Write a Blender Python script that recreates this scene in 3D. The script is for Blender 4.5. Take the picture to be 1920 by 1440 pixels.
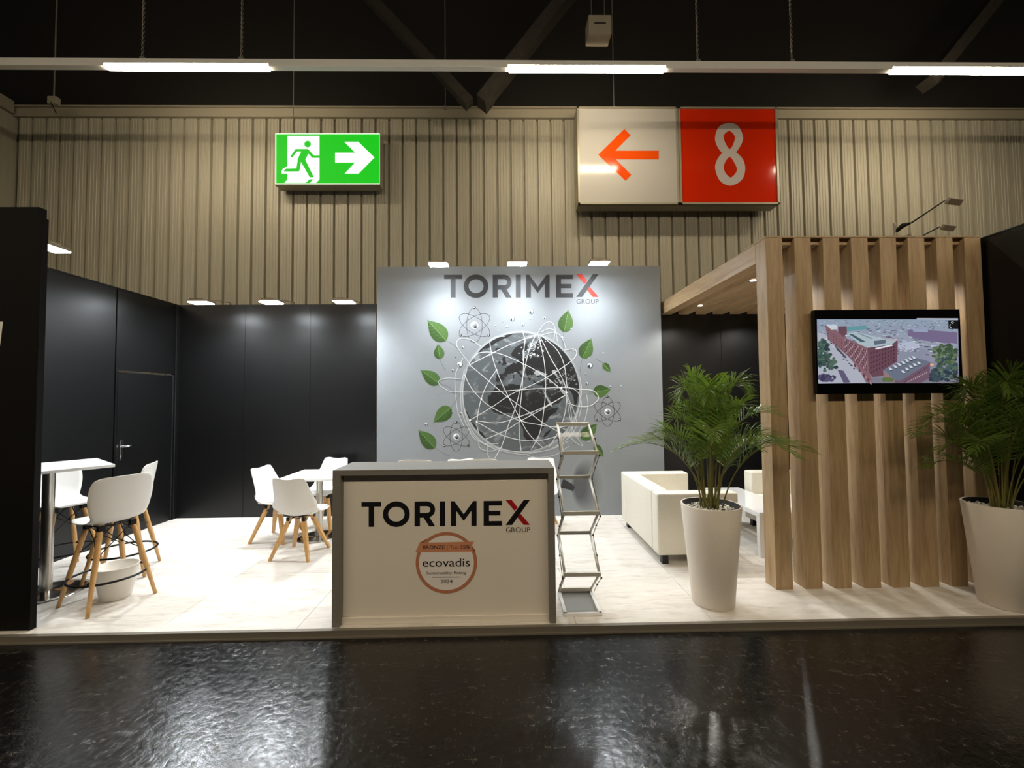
import bpy, bmesh, math, random
import numpy as np
from mathutils import Vector, Matrix

PI = math.pi
sc = bpy.context.scene
for o in list(bpy.data.objects):
    bpy.data.objects.remove(o)

# ------------------------------------------------------------------ camera
F_PX, YAW, PITCH, ROLL, EYE = 781.12, 0.0175, 0.0354, -0.0093, 1.6254
_fwd = Vector((math.sin(YAW) * math.cos(PITCH), math.cos(YAW) * math.cos(PITCH), math.sin(PITCH)))
_r0 = Vector((math.cos(YAW), -math.sin(YAW), 0))
_u0 = _r0.cross(_fwd)
_right = math.cos(ROLL) * _r0 + math.sin(ROLL) * _u0
_up = -math.sin(ROLL) * _r0 + math.cos(ROLL) * _u0
cam_d = bpy.data.cameras.new('camera')
cam_d.sensor_width = 36
cam_d.lens = F_PX / 1920 * 36
cam_d.clip_end = 200
cam = bpy.data.objects.new('camera', cam_d)
sc.collection.objects.link(cam)
M = Matrix(((_right.x, _up.x, -_fwd.x, 0), (_right.y, _up.y, -_fwd.y, 0), (_right.z, _up.z, -_fwd.z, EYE), (0, 0, 0, 1)))
cam.matrix_world = M
sc.camera = cam

# ------------------------------------------------------------------ world / exposure
w = bpy.data.worlds.new('world')
sc.world = w
w.use_nodes = True
w.node_tree.nodes['Background'].inputs[0].default_value = (1.0, 0.86, 0.7, 1)
w.node_tree.nodes['Background'].inputs[1].default_value = 0.0012
sc.view_settings.view_transform = 'Standard'
sc.view_settings.look = 'None'
sc.view_settings.exposure = 0.0
sc.view_settings.gamma = 1.0
sc.view_settings.use_curve_mapping = False

# light levels in one place
TRUNK_EMIT = 78.0        # luminous strips of the hall light rows
AISLE_EMIT = 82.0
TRUNK_COL = (1.0, 0.85, 0.62)
FLOOD_W = 145.0          # booth arm floodlights
FLOOD_COL = (0.90, 0.96, 1.0)
DOWN_W = 42.0            # recessed downlights of the pergola


def C(r, g, b):
    def f(c):
        c /= 255.0
        return c / 12.92 if c <= 0.04045 else ((c + 0.055) / 1.055) ** 2.4
    return (f(r), f(g), f(b), 1.0)


# ------------------------------------------------------------------ materials
def mat(name, col, rough=0.5, metal=0.0, spec=0.5, emit=None, estr=0.0, trans=0.0, ior=1.45, coat=0.0, sheen=0.0):
    m = bpy.data.materials.new(name)
    m.use_nodes = True
    b = m.node_tree.nodes['Principled BSDF']
    b.inputs['Base Color'].default_value = col
    b.inputs['Roughness'].default_value = rough
    b.inputs['Metallic'].default_value = metal
    b.inputs['Specular IOR Level'].default_value = spec
    b.inputs['IOR'].default_value = ior
    b.inputs['Transmission Weight'].default_value = trans
    b.inputs['Coat Weight'].default_value = coat
    if emit:
        b.inputs['Emission Color'].default_value = emit
        b.inputs['Emission Strength'].default_value = estr
    return m


def nodes(m):
    nt = m.node_tree
    return nt, nt.nodes, nt.links, nt.nodes['Principled BSDF']


def coords(nt, scale=(1, 1, 1), kind='Object'):
    t = nt.nodes.new('ShaderNodeTexCoord')
    mp = nt.nodes.new('ShaderNodeMapping')
    mp.inputs['Scale'].default_value = scale
    nt.links.new(t.outputs[kind], mp.inputs[0])
    return mp


def noise(nt, vec, scale, detail=4, rough=0.6, dist=0.0):
    n = nt.nodes.new('ShaderNodeTexNoise')
    n.inputs['Scale'].default_value = scale
    n.inputs['Detail'].default_value = detail
    n.inputs['Roughness'].default_value = rough
    n.inputs['Distortion'].default_value = dist
    nt.links.new(vec.outputs[0], n.inputs['Vector'])
    return n


def ramp(nt, fac, stops):
    r = nt.nodes.new('ShaderNodeValToRGB')
    el = r.color_ramp.elements
    el[0].position, el[0].color = stops[0]
    el[1].position, el[1].color = stops[-1]
    for p, c in stops[1:-1]:
        e = el.new(p)
        e.color = c
    nt.links.new(fac, r.inputs[0])
    return r


def bump(nt, bs, h, strength, dist=0.01):
    b = nt.nodes.new('ShaderNodeBump')
    b.inputs['Strength'].default_value = strength
    b.inputs['Distance'].default_value = dist
    nt.links.new(h, b.inputs['Height'])
    nt.links.new(b.outputs[0], bs.inputs['Normal'])
    return b


def noisy(name, c1, c2, scale, rough=0.5, stretch=(1, 1, 1), bumpk=0.0, metal=0.0, detail=5, spec=0.5, lo=0.35, hi=0.65, kind='Object', coat=0.0):
    m = mat(name, c1, rough, metal, spec, coat=coat)
    nt, N, L, b = nodes(m)
    mp = coords(nt, stretch, kind)
    n = noise(nt, mp, scale, detail)
    r = ramp(nt, n.outputs[0], [(lo, c1), (hi, c2)])
    L.new(r.outputs[0], b.inputs['Base Color'])
    if bumpk:
        bump(nt, b, n.outputs[0], bumpk, 0.003)
    return m


def make_wood(name, c1, c2, axis='Z'):
    """oak laminate with grain running along one axis, each piece a little different"""
    m = mat(name, c1, 0.45)
    nt, N, L, b = nodes(m)
    sc_ = {'Z': (14, 14, 1.0), 'Y': (14, 1.0, 14), 'X': (1.0, 14, 14)}[axis]
    g = nt.nodes.new('ShaderNodeNewGeometry')
    mp = nt.nodes.new('ShaderNodeMapping')
    mp.inputs['Scale'].default_value = sc_
    oi = nt.nodes.new('ShaderNodeObjectInfo')
    ad = nt.nodes.new('ShaderNodeVectorMath')
    ad.operation = 'ADD'
    cb = nt.nodes.new('ShaderNodeCombineXYZ')
    mu = nt.nodes.new('ShaderNodeMath')
    mu.operation = 'MULTIPLY'
    mu.inputs[1].default_value = 37.0
    L.new(oi.outputs['Random'], mu.inputs[0])
    for i in range(3):
        L.new(mu.outputs[0], cb.inputs[i])
    L.new(g.outputs['Position'], ad.inputs[0])
    L.new(cb.outputs[0], ad.inputs[1])
    L.new(ad.outputs[0], mp.inputs[0])
    n = noise(nt, mp, 1.6, 8, 0.65, 0.6)
    n2 = noise(nt, mp, 9.0, 3, 0.5)
    mx = nt.nodes.new('ShaderNodeMath')
    mx.operation = 'MULTIPLY_ADD'
    L.new(n2.outputs[0], mx.inputs[0])
    mx.inputs[1].default_value = 0.35
    L.new(n.outputs[0], mx.inputs[2])
    r = ramp(nt, mx.outputs[0], [(0.45, c1), (0.62, tuple((a + d) / 2 for a, d in zip(c1, c2))), (0.85, c2)])
    L.new(r.outputs[0], b.inputs['Base Color'])
    bump(nt, b, mx.outputs[0], 0.12, 0.002)
    return m


MT = {}
MT['oak'] = make_wood('oak_laminate', C(148, 119, 85), C(188, 162, 126), 'Z')
MT['oak_beam'] = make_wood('oak_laminate_beam', C(148, 119, 85), C(188, 162, 126), 'Y')
MT['leg_wood'] = noisy('beech_leg', C(196, 148, 90), C(214, 172, 116), 6, 0.4, (8, 8, 1), 0.05)
MT['black_panel'] = noisy('black_partition_panel', C(10, 10, 11), C(13, 13, 14), 30, 0.38, bumpk=0.02, spec=0.5)
MT['matte_black'] = noisy('matte_black_board', C(11, 10, 9), C(14, 13, 11), 20, 0.8, spec=0.2)
MT['post'] = mat('anodised_post', C(52, 53, 55), 0.4, 0.4)
MT['black_metal'] = mat('black_metal', C(16, 15, 15), 0.4, 0.3)
MT['black_plastic'] = mat('black_plastic', C(14, 14, 15), 0.35)
MT['shell'] = mat('white_shell_plastic', C(228, 226, 222), 0.42, coat=0.1)
MT['cushion'] = mat('white_cushion', C(228, 226, 222), 0.6)
MT['tabletop'] = mat('white_tabletop', C(232, 232, 232), 0.3)
MT['steel'] = mat('brushed_steel', C(190, 186, 178), 0.28, 1.0)
MT['steel_base'] = mat('polished_steel_base', C(190, 188, 184), 0.14, 1.0)
MT['alu'] = mat('satin_aluminium', C(206, 202, 192), 0.4, 0.25)
MT['counter_grey'] = noisy('counter_grey_laminate', C(120, 117, 110), C(128, 125, 118), 40, 0.4)
MT['counter_white'] = mat('counter_white_front', C(234, 225, 213), 0.5)
MT['leather'] = noisy('cream_leather', C(226, 222, 208), C(234, 230, 218), 60, 0.5, bumpk=0.08)
MT['leather_pad'] = noisy('cream_leather_cushion', C(228, 224, 210), C(238, 234, 222), 60, 0.5, bumpk=0.08)
MT['gloss_white'] = mat('gloss_white_lacquer', C(236, 236, 238), 0.1, coat=0.4)
MT['pot'] = noisy('white_planter', C(224, 214, 202), C(232, 223, 212), 160, 0.55, bumpk=0.15)
MT['soil'] = noisy('dark_inner_pot', C(20, 18, 16), C(34, 30, 26), 40, 0.8)
MT['pebble'] = noisy('white_pebbles', C(215, 210, 198), C(240, 236, 228), 30, 0.6)
MT['frond'] = noisy('palm_leaf', C(56, 84, 28), C(106, 128, 48), 7, 0.34, kind='Object', spec=0.55)
MT['stem'] = noisy('palm_stem', C(112, 118, 56), C(140, 124, 72), 9, 0.45)
MT['chrome'] = mat('chrome', C(215, 215, 215), 0.15, 1.0)
MT['lamp_housing'] = mat('lamp_housing', C(150, 140, 125), 0.4, 0.6)
MT['flood_glass'] = mat('flood_glass', C(255, 255, 255), 0.3, emit=(0.9, 0.96, 1, 1), estr=110)
MT['flood_off'] = mat('flood_glass_off', C(128, 116, 100), 0.4)
MT['down_glass'] = mat('downlight_glass', C(255, 255, 255), 0.3, emit=(1, 0.97, 0.9, 1), estr=12)
MT['trunk'] = mat('trunking_white', C(240, 238, 232), 0.45)
MT['trunk_lit'] = mat('light_row_diffuser', C(255, 240, 215), 0.4, emit=(*TRUNK_COL, 1), estr=TRUNK_EMIT)
MT['trunk_lit_aisle'] = mat('aisle_row_diffuser', C(255, 240, 215), 0.4, emit=(*TRUNK_COL, 1), estr=AISLE_EMIT)
MT['hall_beam'] = noisy('hall_truss', C(34, 30, 25), C(48, 42, 34), 8, 0.7)
MT['hall_dark'] = mat('hall_ceiling_dark', C(18, 15, 12), 0.9)
MT['rod'] = mat('suspension_rod', C(150, 145, 135), 0.4, 0.6)
MT['speaker'] = mat('speaker_box', C(150, 142, 124), 0.6)
MT['cream_metal'] = mat('wall_cap', C(150, 142, 124), 0.55)
MT['sign_frame'] = mat('sign_frame', C(165, 158, 138), 0.4, 0.3)
MT['edge_trim'] = mat('platform_edge_trim', C(128, 121, 110), 0.4, 0.3)
MT['acrylic'] = mat('clear_acrylic', C(250, 252, 252), 0.0, trans=1.0, ior=1.04, spec=0.1)
MT['tv'] = mat('tv_black', C(8, 8, 10), 0.18)
MT['door_black'] = mat('door_leaf_black', C(9, 9, 10), 0.42)
MT['bucket'] = mat('bucket_white', C(226, 222, 214), 0.45)


nt, N, L, b = nodes(MT['frond'])
tl = nt.nodes.new('ShaderNodeBsdfTranslucent')
tl.inputs[0].default_value = C(120, 150, 50)
mxl = nt.nodes.new('ShaderNodeMixShader')
mxl.inputs[0].default_value = 0.4
L.new(b.outputs[0], mxl.inputs[1]); L.new(tl.outputs[0], mxl.inputs[2])
L.new(mxl.outputs[0], nt.nodes['Material Output'].inputs[0])


def attr_mat(name, rough=0.5, emit=0.0, spec=0.5, grain=0.0, base_k=1.0):
    m = mat(name, (1, 1, 1, 1), rough, spec=spec)
    nt, N, L, b = nodes(m)
    a = nt.nodes.new('ShaderNodeVertexColor')
    a.layer_name = 'Col'
    L.new(a.outputs[0], b.inputs['Base Color'])
    if emit:
        b.inputs['Base Color'].default_value = (0.02, 0.02, 0.02, 1)
        for l in list(L):
            if l.to_socket == b.inputs['Base Color']:
                L.remove(l)
        L.new(a.outputs[0], b.inputs['Emission Color'])
        b.inputs['Emission Strength'].default_value = emit
    return m


MT['print'] = attr_mat('printed_ink', 0.5)
MT['print_gloss'] = attr_mat('printed_gloss', 0.12)
MT['sign_lit'] = attr_mat('lit_sign_face', 0.7, emit=1.1, spec=0.1)
MT['screen'] = attr_mat('screen_picture', 0.2, emit=0.95)

# hall cladding: painted sheet with slightly varied tone
m = MT['clad'] = mat('hall_cladding', C(150, 138, 112), 0.5, 0.0)
nt, N, L, b = nodes(m)
mp = coords(nt, (6, 6, 0.35))
n = noise(nt, mp, 2.0, 4)
oi = nt.nodes.new('ShaderNodeObjectInfo')
ad = nt.nodes.new('ShaderNodeMath'); ad.operation = 'MULTIPLY_ADD'
L.new(oi.outputs['Random'], ad.inputs[0]); ad.inputs[1].default_value = 0.25
L.new(n.outputs[0], ad.inputs[2])
r = ramp(nt, ad.outputs[0], [(0.35, C(152, 147, 130)), (0.85, C(170, 164, 146))])
L.new(r.outputs[0], b.inputs['Base Color'])

# hall floor: black worn glossy asphalt with scratches and scuffs
m = MT['hall_floor'] = mat('hall_floor_black', C(22, 20, 18), 0.25, spec=0.7)
nt, N, L, b = nodes(m)
mp = coords(nt, (1, 1, 1))
n1 = noise(nt, mp, 1.1, 8, 0.65, 0.5)
n2 = noise(nt, mp, 26.0, 5, 0.6, 0.4)
n3 = noise(nt, mp, 70.0, 2, 0.5)
r1 = ramp(nt, n1.outputs[0], [(0.3, C(11, 10, 9)), (0.75, C(19, 17, 15))])
# thin scuff lines
mp2 = coords(nt, (0.25, 2.2, 1))
mp2.inputs['Rotation'].default_value = (0, 0, 0.25)
n4 = noise(nt, mp2, 3.0, 6, 0.6, 1.2)
r4 = ramp(nt, n4.outputs[0], [(0.488, (0, 0, 0, 1)), (0.5, (1, 1, 1, 1)), (0.512, (0, 0, 0, 1))])
mp3 = coords(nt, (2.0, 0.5, 1))
mp3.inputs['Rotation'].default_value = (0, 0, -0.5)
n5 = noise(nt, mp3, 4.0, 5, 0.6, 0.8)
r5 = ramp(nt, n5.outputs[0], [(0.495, (0, 0, 0, 1)), (0.5, (1, 1, 1, 1)), (0.505, (0, 0, 0, 1))])
mxs = nt.nodes.new('ShaderNodeMath'); mxs.operation = 'MAXIMUM'
L.new(r4.outputs[0], mxs.inputs[0]); L.new(r5.outputs[0], mxs.inputs[1])
msk = nt.nodes.new('ShaderNodeMath'); msk.operation = 'MULTIPLY'
rm = ramp(nt, n2.outputs[0], [(0.48, (0, 0, 0, 1)), (0.68, (1, 1, 1, 1))])
L.new(mxs.outputs[0], msk.inputs[0]); L.new(rm.outputs[0], msk.inputs[1])
mx = nt.nodes.new('ShaderNodeMix'); mx.data_type = 'RGBA'
L.new(msk.outputs[0], mx.inputs[0]); L.new(r1.outputs[0], mx.inputs[6])
mx.inputs[7].default_value = C(84, 77, 68)
L.new(mx.outputs[2], b.inputs['Base Color'])
rr = ramp(nt, n2.outputs[0], [(0.3, (0.14, 0.14, 0.14, 1)), (0.7, (0.27, 0.27, 0.27, 1))])
L.new(rr.outputs[0], b.inputs['Roughness'])
hs = nt.nodes.new('ShaderNodeMath'); hs.operation = 'MULTIPLY_ADD'
L.new(n3.outputs[0], hs.inputs[0]); hs.inputs[1].default_value = 0.05
L.new(n2.outputs[0], hs.inputs[2])
hs2 = nt.nodes.new('ShaderNodeMath'); hs2.operation = 'MULTIPLY_ADD'
L.new(msk.outputs[0], hs2.inputs[0]); hs2.inputs[1].default_value = -0.3
L.new(hs.outputs[0], hs2.inputs[2])
bump(nt, b, hs2.outputs[0], 0.17, 0.012)

# booth floor: whitewashed wood boards
m = MT['booth_floor'] = mat('whitewashed_board', C(222, 216, 208), 0.5)
nt, N, L, b = nodes(m)
g = nt.nodes.new('ShaderNodeNewGeometry')
mp = nt.nodes.new('ShaderNodeMapping'); mp.inputs['Scale'].default_value = (1.0, 5.0, 1)
L.new(g.outputs['Position'], mp.inputs[0])
n1 = noise(nt, mp, 2.2, 8, 0.7, 0.7)
n2 = noise(nt, mp, 10, 5, 0.6, 0.4)
ad = nt.nodes.new('ShaderNodeMath'); ad.operation = 'MULTIPLY_ADD'
L.new(n2.outputs[0], ad.inputs[0]); ad.inputs[1].default_value = 0.5; L.new(n1.outputs[0], ad.inputs[2])
r = ramp(nt, ad.outputs[0], [(0.5, C(190, 182, 172)), (0.72, C(218, 212, 204)), (1.0, C(230, 226, 220))])
L.new(r.outputs[0], b.inputs['Base Color'])
bump(nt, b, ad.outputs[0], 0.06, 0.002)


# globe surfaces (printed picture: tones belong to the print)
def globe_mat(name, dark, light, lo, hi, scale):
    m = mat(name, dark, 0.5)
    nt, N, L, b = nodes(m)
    mp = coords(nt, (1, 1, 1.6))
    n = noise(nt, mp, scale, 8, 0.7, 1.0)
    r = ramp(nt, n.outputs[0], [(lo, dark), (hi, light)])
    L.new(r.outputs[0], b.inputs['Base Color'])
    return m


MT['ocean'] = globe_mat('globe_ocean', C(84, 90, 94), C(176, 180, 184), 0.52, 0.74, 3.2)
MT['land'] = globe_mat('globe_land', C(30, 30, 32), C(130, 132, 134), 0.56, 0.76, 4.5)

# ------------------------------------------------------------------ geometry helpers
COL = sc.collection


def link(name, me, mt=None, parent=None):
    o = bpy.data.objects.new(name, me)
    COL.objects.link(o)
    if mt is not None and me is not None:
        if not isinstance(mt, (list, tuple)):
            mt = [mt]
        if not me.materials:
            for x in mt:
                me.materials.append(MT[x] if isinstance(x, str) else x)
    if parent is not None:
        o.parent = parent
    return o


def tag(o, label=None, cat=None, group=None, kind=None):
    if label: o['label'] = label
    if cat: o['category'] = cat
    if group: o['group'] = group
    if kind: o['kind'] = kind
    return o


def thing(name, label, cat, loc=(0, 0, 0), rz=0.0, group=None):
    o = bpy.data.objects.new(name, None)
    o.empty_display_size = 0.1
    COL.objects.link(o)
    o.location = loc
    o.rotation_euler = (0, 0, rz)
    return tag(o, label, cat, group)


def copy_tree(o, parent=None):
    c = o.copy()
    COL.objects.link(c)
    if parent is not None:
        c.parent = parent
        c.matrix_parent_inverse = o.matrix_parent_inverse.copy()
    for ch in list(o.children):
        copy_tree(ch, c)
    return c


class MB:
    """collects shapes into one mesh"""
    def __init__(self):
        self.v, self.f, self.s = [], [], []

    def add(self, vs, fs, smooth=False):
        k = len(self.v)
        self.v += [tuple(p) for p in vs]
        self.f += [tuple(i + k for i in f) for f in fs]
        self.s += [smooth] * len(fs)
        return self

    def box(self, x0, x1, y0, y1, z0, z1, mtx=None, ch=0.0):
        if ch <= 0:
            vs = [(x, y, z) for x in (x0, x1) for y in (y0, y1) for z in (z0, z1)]
            fs = [(0, 1, 3, 2), (4, 6, 7, 5), (0, 4, 5, 1), (2, 3, 7, 6), (0, 2, 6, 4), (1, 5, 7, 3)]
            sm = False
        else:
            bm = bmesh.new()
            bmesh.ops.create_cube(bm, size=1)
            for v in bm.verts:
                v.co = Vector(((x0 + x1) / 2 + v.co.x * (x1 - x0), (y0 + y1) / 2 + v.co.y * (y1 - y0), (z0 + z1) / 2 + v.co.z * (z1 - z0)))
            bmesh.ops.bevel(bm, geom=bm.edges[:], offset=ch, segments=2 if ch < 0.012 else 4, profile=0.5, affect='EDGES')
            vs = [v.co.copy() for v in bm.verts]
            fs = [tuple(v.index for v in f.verts) for f in bm.faces]
            bm.free()
            sm = ch > 0.012
        if mtx is not None:
            vs = [mtx @ Vector(p) for p in vs]
        return self.add(vs, fs, sm)

    def tube(self, a, b, r0, r1=None, n=10, caps=True):
        r1 = r0 if r1 is None else r1
        a, b = Vector(a), Vector(b)
        d = (b - a).normalized()
        x = d.orthogonal().normalized()
        y = d.cross(x)
        vs, fs = [], []
        for p, r in ((a, r0), (b, r1)):
            for i in range(n):
                t = 2 * PI * i / n
                vs.append(p + (x * math.cos(t) + y * math.sin(t)) * r)
        for i in range(n):
            j = (i + 1) % n
            fs.append((i, j, n + j, n + i))
        self.add(vs, fs, n > 6)
        if caps:
            self.add(vs[:n], [tuple(range(n))[::-1]])
            self.add(vs[n:], [tuple(range(n))])
        return self

    def path(self, pts, r, n=8):
        """tube through points; r number or list"""
        pts = [Vector(p) for p in pts]
        rs = r if isinstance(r, (list, tuple)) else [r] * len(pts)
        vs, fs = [], []
        x = None
        for i, p in enumerate(pts):
            d = (pts[min(i + 1, len(pts) - 1)] - pts[max(i - 1, 0)]).normalized()
            if x is None:
                x = d.orthogonal().normalized()
            else:
                x = (x - d * x.dot(d)).normalized()
            y = d.cross(x)
            for k in range(n):
                t = 2 * PI * k / n
                vs.append(p + (x * math.cos(t) + y * math.sin(t)) * rs[i])
        for i in range(len(pts) - 1):
            for k in range(n):
                j = (k + 1) % n
                fs.append((i * n + k, i * n + j, (i + 1) * n + j, (i + 1) * n + k))
        fs.append(tuple(range(n))[::-1])
        fs.append(tuple((len(pts) - 1) * n + k for k in range(n)))
        return self.add(vs, fs, True)

    def lathe(self, prof, n=40, c=(0, 0)):
        vs, fs = [], []
        for r, z in prof:
            for k in range(n):
                t = 2 * PI * k / n
                vs.append((c[0] + r * math.cos(t), c[1] + r * math.sin(t), z))
        for i in range(len(prof) - 1):
            for k in range(n):
                j = (k + 1) % n
                fs.append((i * n + k, i * n + j, (i + 1) * n + j, (i + 1) * n + k))
        return self.add(vs, fs, True)

    def torus(self, c, R, r, n=48, m=8):
        vs, fs = [], []
        for i in range(n):
            t = 2 * PI * i / n
            for k in range(m):
                s = 2 * PI * k / m
                vs.append((c[0] + (R + r * math.cos(s)) * math.cos(t), c[1] + (R + r * math.cos(s)) * math.sin(t), c[2] + r * math.sin(s)))
        for i in range(n):
            for k in range(m):
                i2, k2 = (i + 1) % n, (k + 1) % m
                fs.append((i * m + k, i2 * m + k, i2 * m + k2, i * m + k2))
        return self.add(vs, fs, True)

    def mesh(self, name):
        me = bpy.data.meshes.new(name)
        me.from_pydata(self.v, [], self.f)
        me.polygons.foreach_set('use_smooth', self.s)
        me.update()
        return me

    def build(self, name, mt, parent=None):
        return link(name, self.mesh(name), mt, parent)


def box(name, x0, x1, y0, y1, z0, z1, mt, parent=None, ch=0.0):
    return MB().box(x0, x1, y0, y1, z0, z1, ch=ch).build(name, mt, parent)


def struct(o):
    o['kind'] = 'structure'
    return o


def at(px, py, Y):
    """point of the plane y=Y seen at a pixel of the 1920x1440 picture"""
    d = _fwd + _right * ((px - 960) / F_PX) - _up * ((py - 720) / F_PX)
    t = Y / d.y
    return (d.x * t, EYE + d.z * t)


def catmull(pts, n=8, closed=False):
    P = [np.array(p, float) for p in pts]
    if closed:
        P = [P[-1]] + P + [P[0], P[1]]
    else:
        P = [2 * P[0] - P[1]] + P + [2 * P[-1] - P[-2]]
    out = []
    for i in range(1, len(P) - 2):
        for k in range(n):
            t = k / n
            out.append(0.5 * ((2 * P[i]) + (-P[i - 1] + P[i + 1]) * t + (2 * P[i - 1] - 5 * P[i] + 4 * P[i + 1] - P[i + 2]) * t * t + (-P[i - 1] + 3 * P[i] - 3 * P[i + 1] + P[i + 2]) * t ** 3))
    if not closed:
        out.append(P[-2])
    return [tuple(p) for p in out]


class Flat:
    """flat print: coloured shapes on a plane facing the aisle; every layer lies a hair in front of the last"""
    def __init__(self, fn, Y, step=0.0005):
        self.fn, self.Y, self.step = fn, Y, step
        self.v, self.f, self.c = [], [], []

    def poly(self, pts, col, layer=0):
        k = len(self.v)
        eps = (len(self.f) % 40) * 5e-6
        for p in pts:
            x, z = self.fn(*p)
            self.v.append((x, self.Y - 0.0008 - layer * self.step - eps, z))
        self.f.append(tuple(range(k, k + len(pts))))
        self.c.append(col)

    def line(self, pts, wd, col, layer=0, closed=False):
        pts = [np.array(p, float) for p in pts]
        n = len(pts)
        L_, R_ = [], []
        for i in range(n):
            a = pts[(i - 1) % n] if (closed or i > 0) else pts[0]
            b = pts[(i + 1) % n] if (closed or i < n - 1) else pts[-1]
            d = b - a
            d = d / (np.hypot(*d) + 1e-9)
            nn = np.array([-d[1], d[0]]) * wd / 2
            L_.append(pts[i] + nn)
            R_.append(pts[i] - nn)
        for i in range(n if closed else n - 1):
            j = (i + 1) % n
            self.poly([L_[i], L_[j], R_[j], R_[i]], col, layer)

    def ellipse(self, cx, cy, a, b, col, layer=0, rot=0, n=28, ring=0):
        pts = []
        for i in range(n):
            t = 2 * PI * i / n
            x, y = a * math.cos(t), b * math.sin(t)
            pts.append((cx + x * math.cos(rot) - y * math.sin(rot), cy + x * math.sin(rot) + y * math.cos(rot)))
        if ring:
            self.line(pts, ring, col, layer, closed=True)
        else:
            self.poly(pts, col, layer)

    def text(self, body, cx, cy, h, wd, col, layer=0, bold=0.0):
        """centre at cx,cy; cap height h, total width wd, in the units of fn"""
        cu = bpy.data.curves.new('text', 'FONT')
        cu.body = body
        cu.offset = bold
        cu.resolution_u = 3
        o = bpy.data.objects.new('text', cu)
        COL.objects.link(o)
        dg = bpy.context.evaluated_depsgraph_get()
        me = bpy.data.meshes.new_from_object(o.evaluated_get(dg))
        xs = [v.co.x for v in me.vertices]
        x0, x1 = min(xs), max(xs)
        cap = 0.70
        k = len(self.v)
        for v in me.vertices:
            u = cx + ((v.co.x - x0) / (x1 - x0) - 0.5) * wd
            t = cy + h / 2 - v.co.y / cap * h
            x, z = self.fn(u, t)
            self.v.append((x, self.Y - 0.0008 - layer * self.step, z))
        for p in me.polygons:
            self.f.append(tuple(i + k for i in p.vertices))
            self.c.append(col)
        bpy.data.objects.remove(o)
        bpy.data.meshes.remove(me)
        bpy.data.curves.remove(cu)

    def build(self, name, mt, parent=None, origin=(0, 0, 0)):
        me = bpy.data.meshes.new(name)
        ox, oy, oz = origin
        me.from_pydata([(x - ox, y - oy, z - oz) for x, y, z in self.v], [], self.f)
        ca = me.color_attributes.new('Col', 'FLOAT_COLOR', 'CORNER')
        data = []
        for p in me.polygons:
            data += list(self.c[p.index]) * p.loop_total
        ca.data.foreach_set('color', data)
        # turn every face towards the aisle
        bm = bmesh.new()
        bm.from_mesh(me)
        bm.normal_update()
        bmesh.ops.reverse_faces(bm, faces=[f for f in bm.faces if f.normal.y > 0])
        bm.to_mesh(me)
        bm.free()
        return link(name, me, mt, parent)


LETTERS = {  # crop units, 160 high: list of (kind, data)
    'T': [[(0, 0), (126, 0), (126, 30), (81, 30), (81, 160), (46, 160), (46, 30), (0, 30)]],
    'I': [[(503, 0), (538, 0), (538, 160), (503, 160)]],
    'M': [[(575, 160), (575, 0), (597, 0), (657, 84), (718, 0), (740, 0), (740, 160), (706, 160), (706, 62), (657, 128), (609, 62), (609, 160)]],
    'E': [[(785, 0), (903, 0), (903, 30), (820, 30), (820, 64), (893, 64), (893, 94), (820, 94), (820, 130), (903, 130), (903, 160), (785, 160)]],
}


def logo(fl, ox, oy, s, dark, red, layer=1, group_col=None):
    """TORIMEX GROUP wordmark; s scales a 160-unit cap height; one tilt of the board is left to the plane"""
    T = lambda p: (ox + p[0] * s, oy + p[1] * s)
    for k in LETTERS:
        for pl in LETTERS[k]:
            fl.poly([T(p) for p in pl], dark, layer)
    # O
    fl.line([T((224 + 69.5 * math.cos(2 * PI * i / 40), 80 + 65.5 * math.sin(2 * PI * i / 40))) for i in range(40)], 34 * s, dark, layer, closed=True)
    # R: stem, bowl, leg
    fl.poly([T(p) for p in [(341, 0), (376, 0), (376, 160), (341, 160)]], dark, layer)
    bowl = [(376, 15), (420, 15)] + [(420 + 38 * math.sin(a), 52 - 37 * math.cos(a)) for a in [PI * i / 12 for i in range(1, 12)]] + [(420, 89), (376, 89)]
    fl.line([T(p) for p in bowl], 31 * s, dark, layer)
    fl.poly([T(p) for p in [(394, 95), (433, 95), (474, 160), (434, 160)]], dark, layer)
    # X: red stroke under dark stroke
    fl.poly([T(p) for p in [(926, -4), (966, -4), (1004, 44), (984, 66)]], red, layer)
    fl.poly([T(p) for p in [(1022, 84), (1083, 156), (1043, 156), (1001, 106)]], red, layer)
    fl.poly([T(p) for p in [(1043, -4), (1083, -4), (968, 156), (926, 156)]], dark, layer)
    fl.text('GROUP', *T((1006, 187)), 33 * s, 156 * s, group_col or dark, layer)


# ================================================================== HALL SHELL
HY = 7.6
XL, XR, YB, YF = -4.62, 4.20, 5.96, 3.03
struct(box('floor', -14, 16, -6, HY + 0.4, -0.25, -0.045, 'hall_floor'))
struct(box('ceiling', -14, 16, -6, HY + 0.4, 10.2, 10.3, 'hall_dark'))
wr = struct(box('wall_rear', -14, 16, HY + 0.09, HY + 0.3, -0.045, 10.2, 'hall_dark'))
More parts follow.
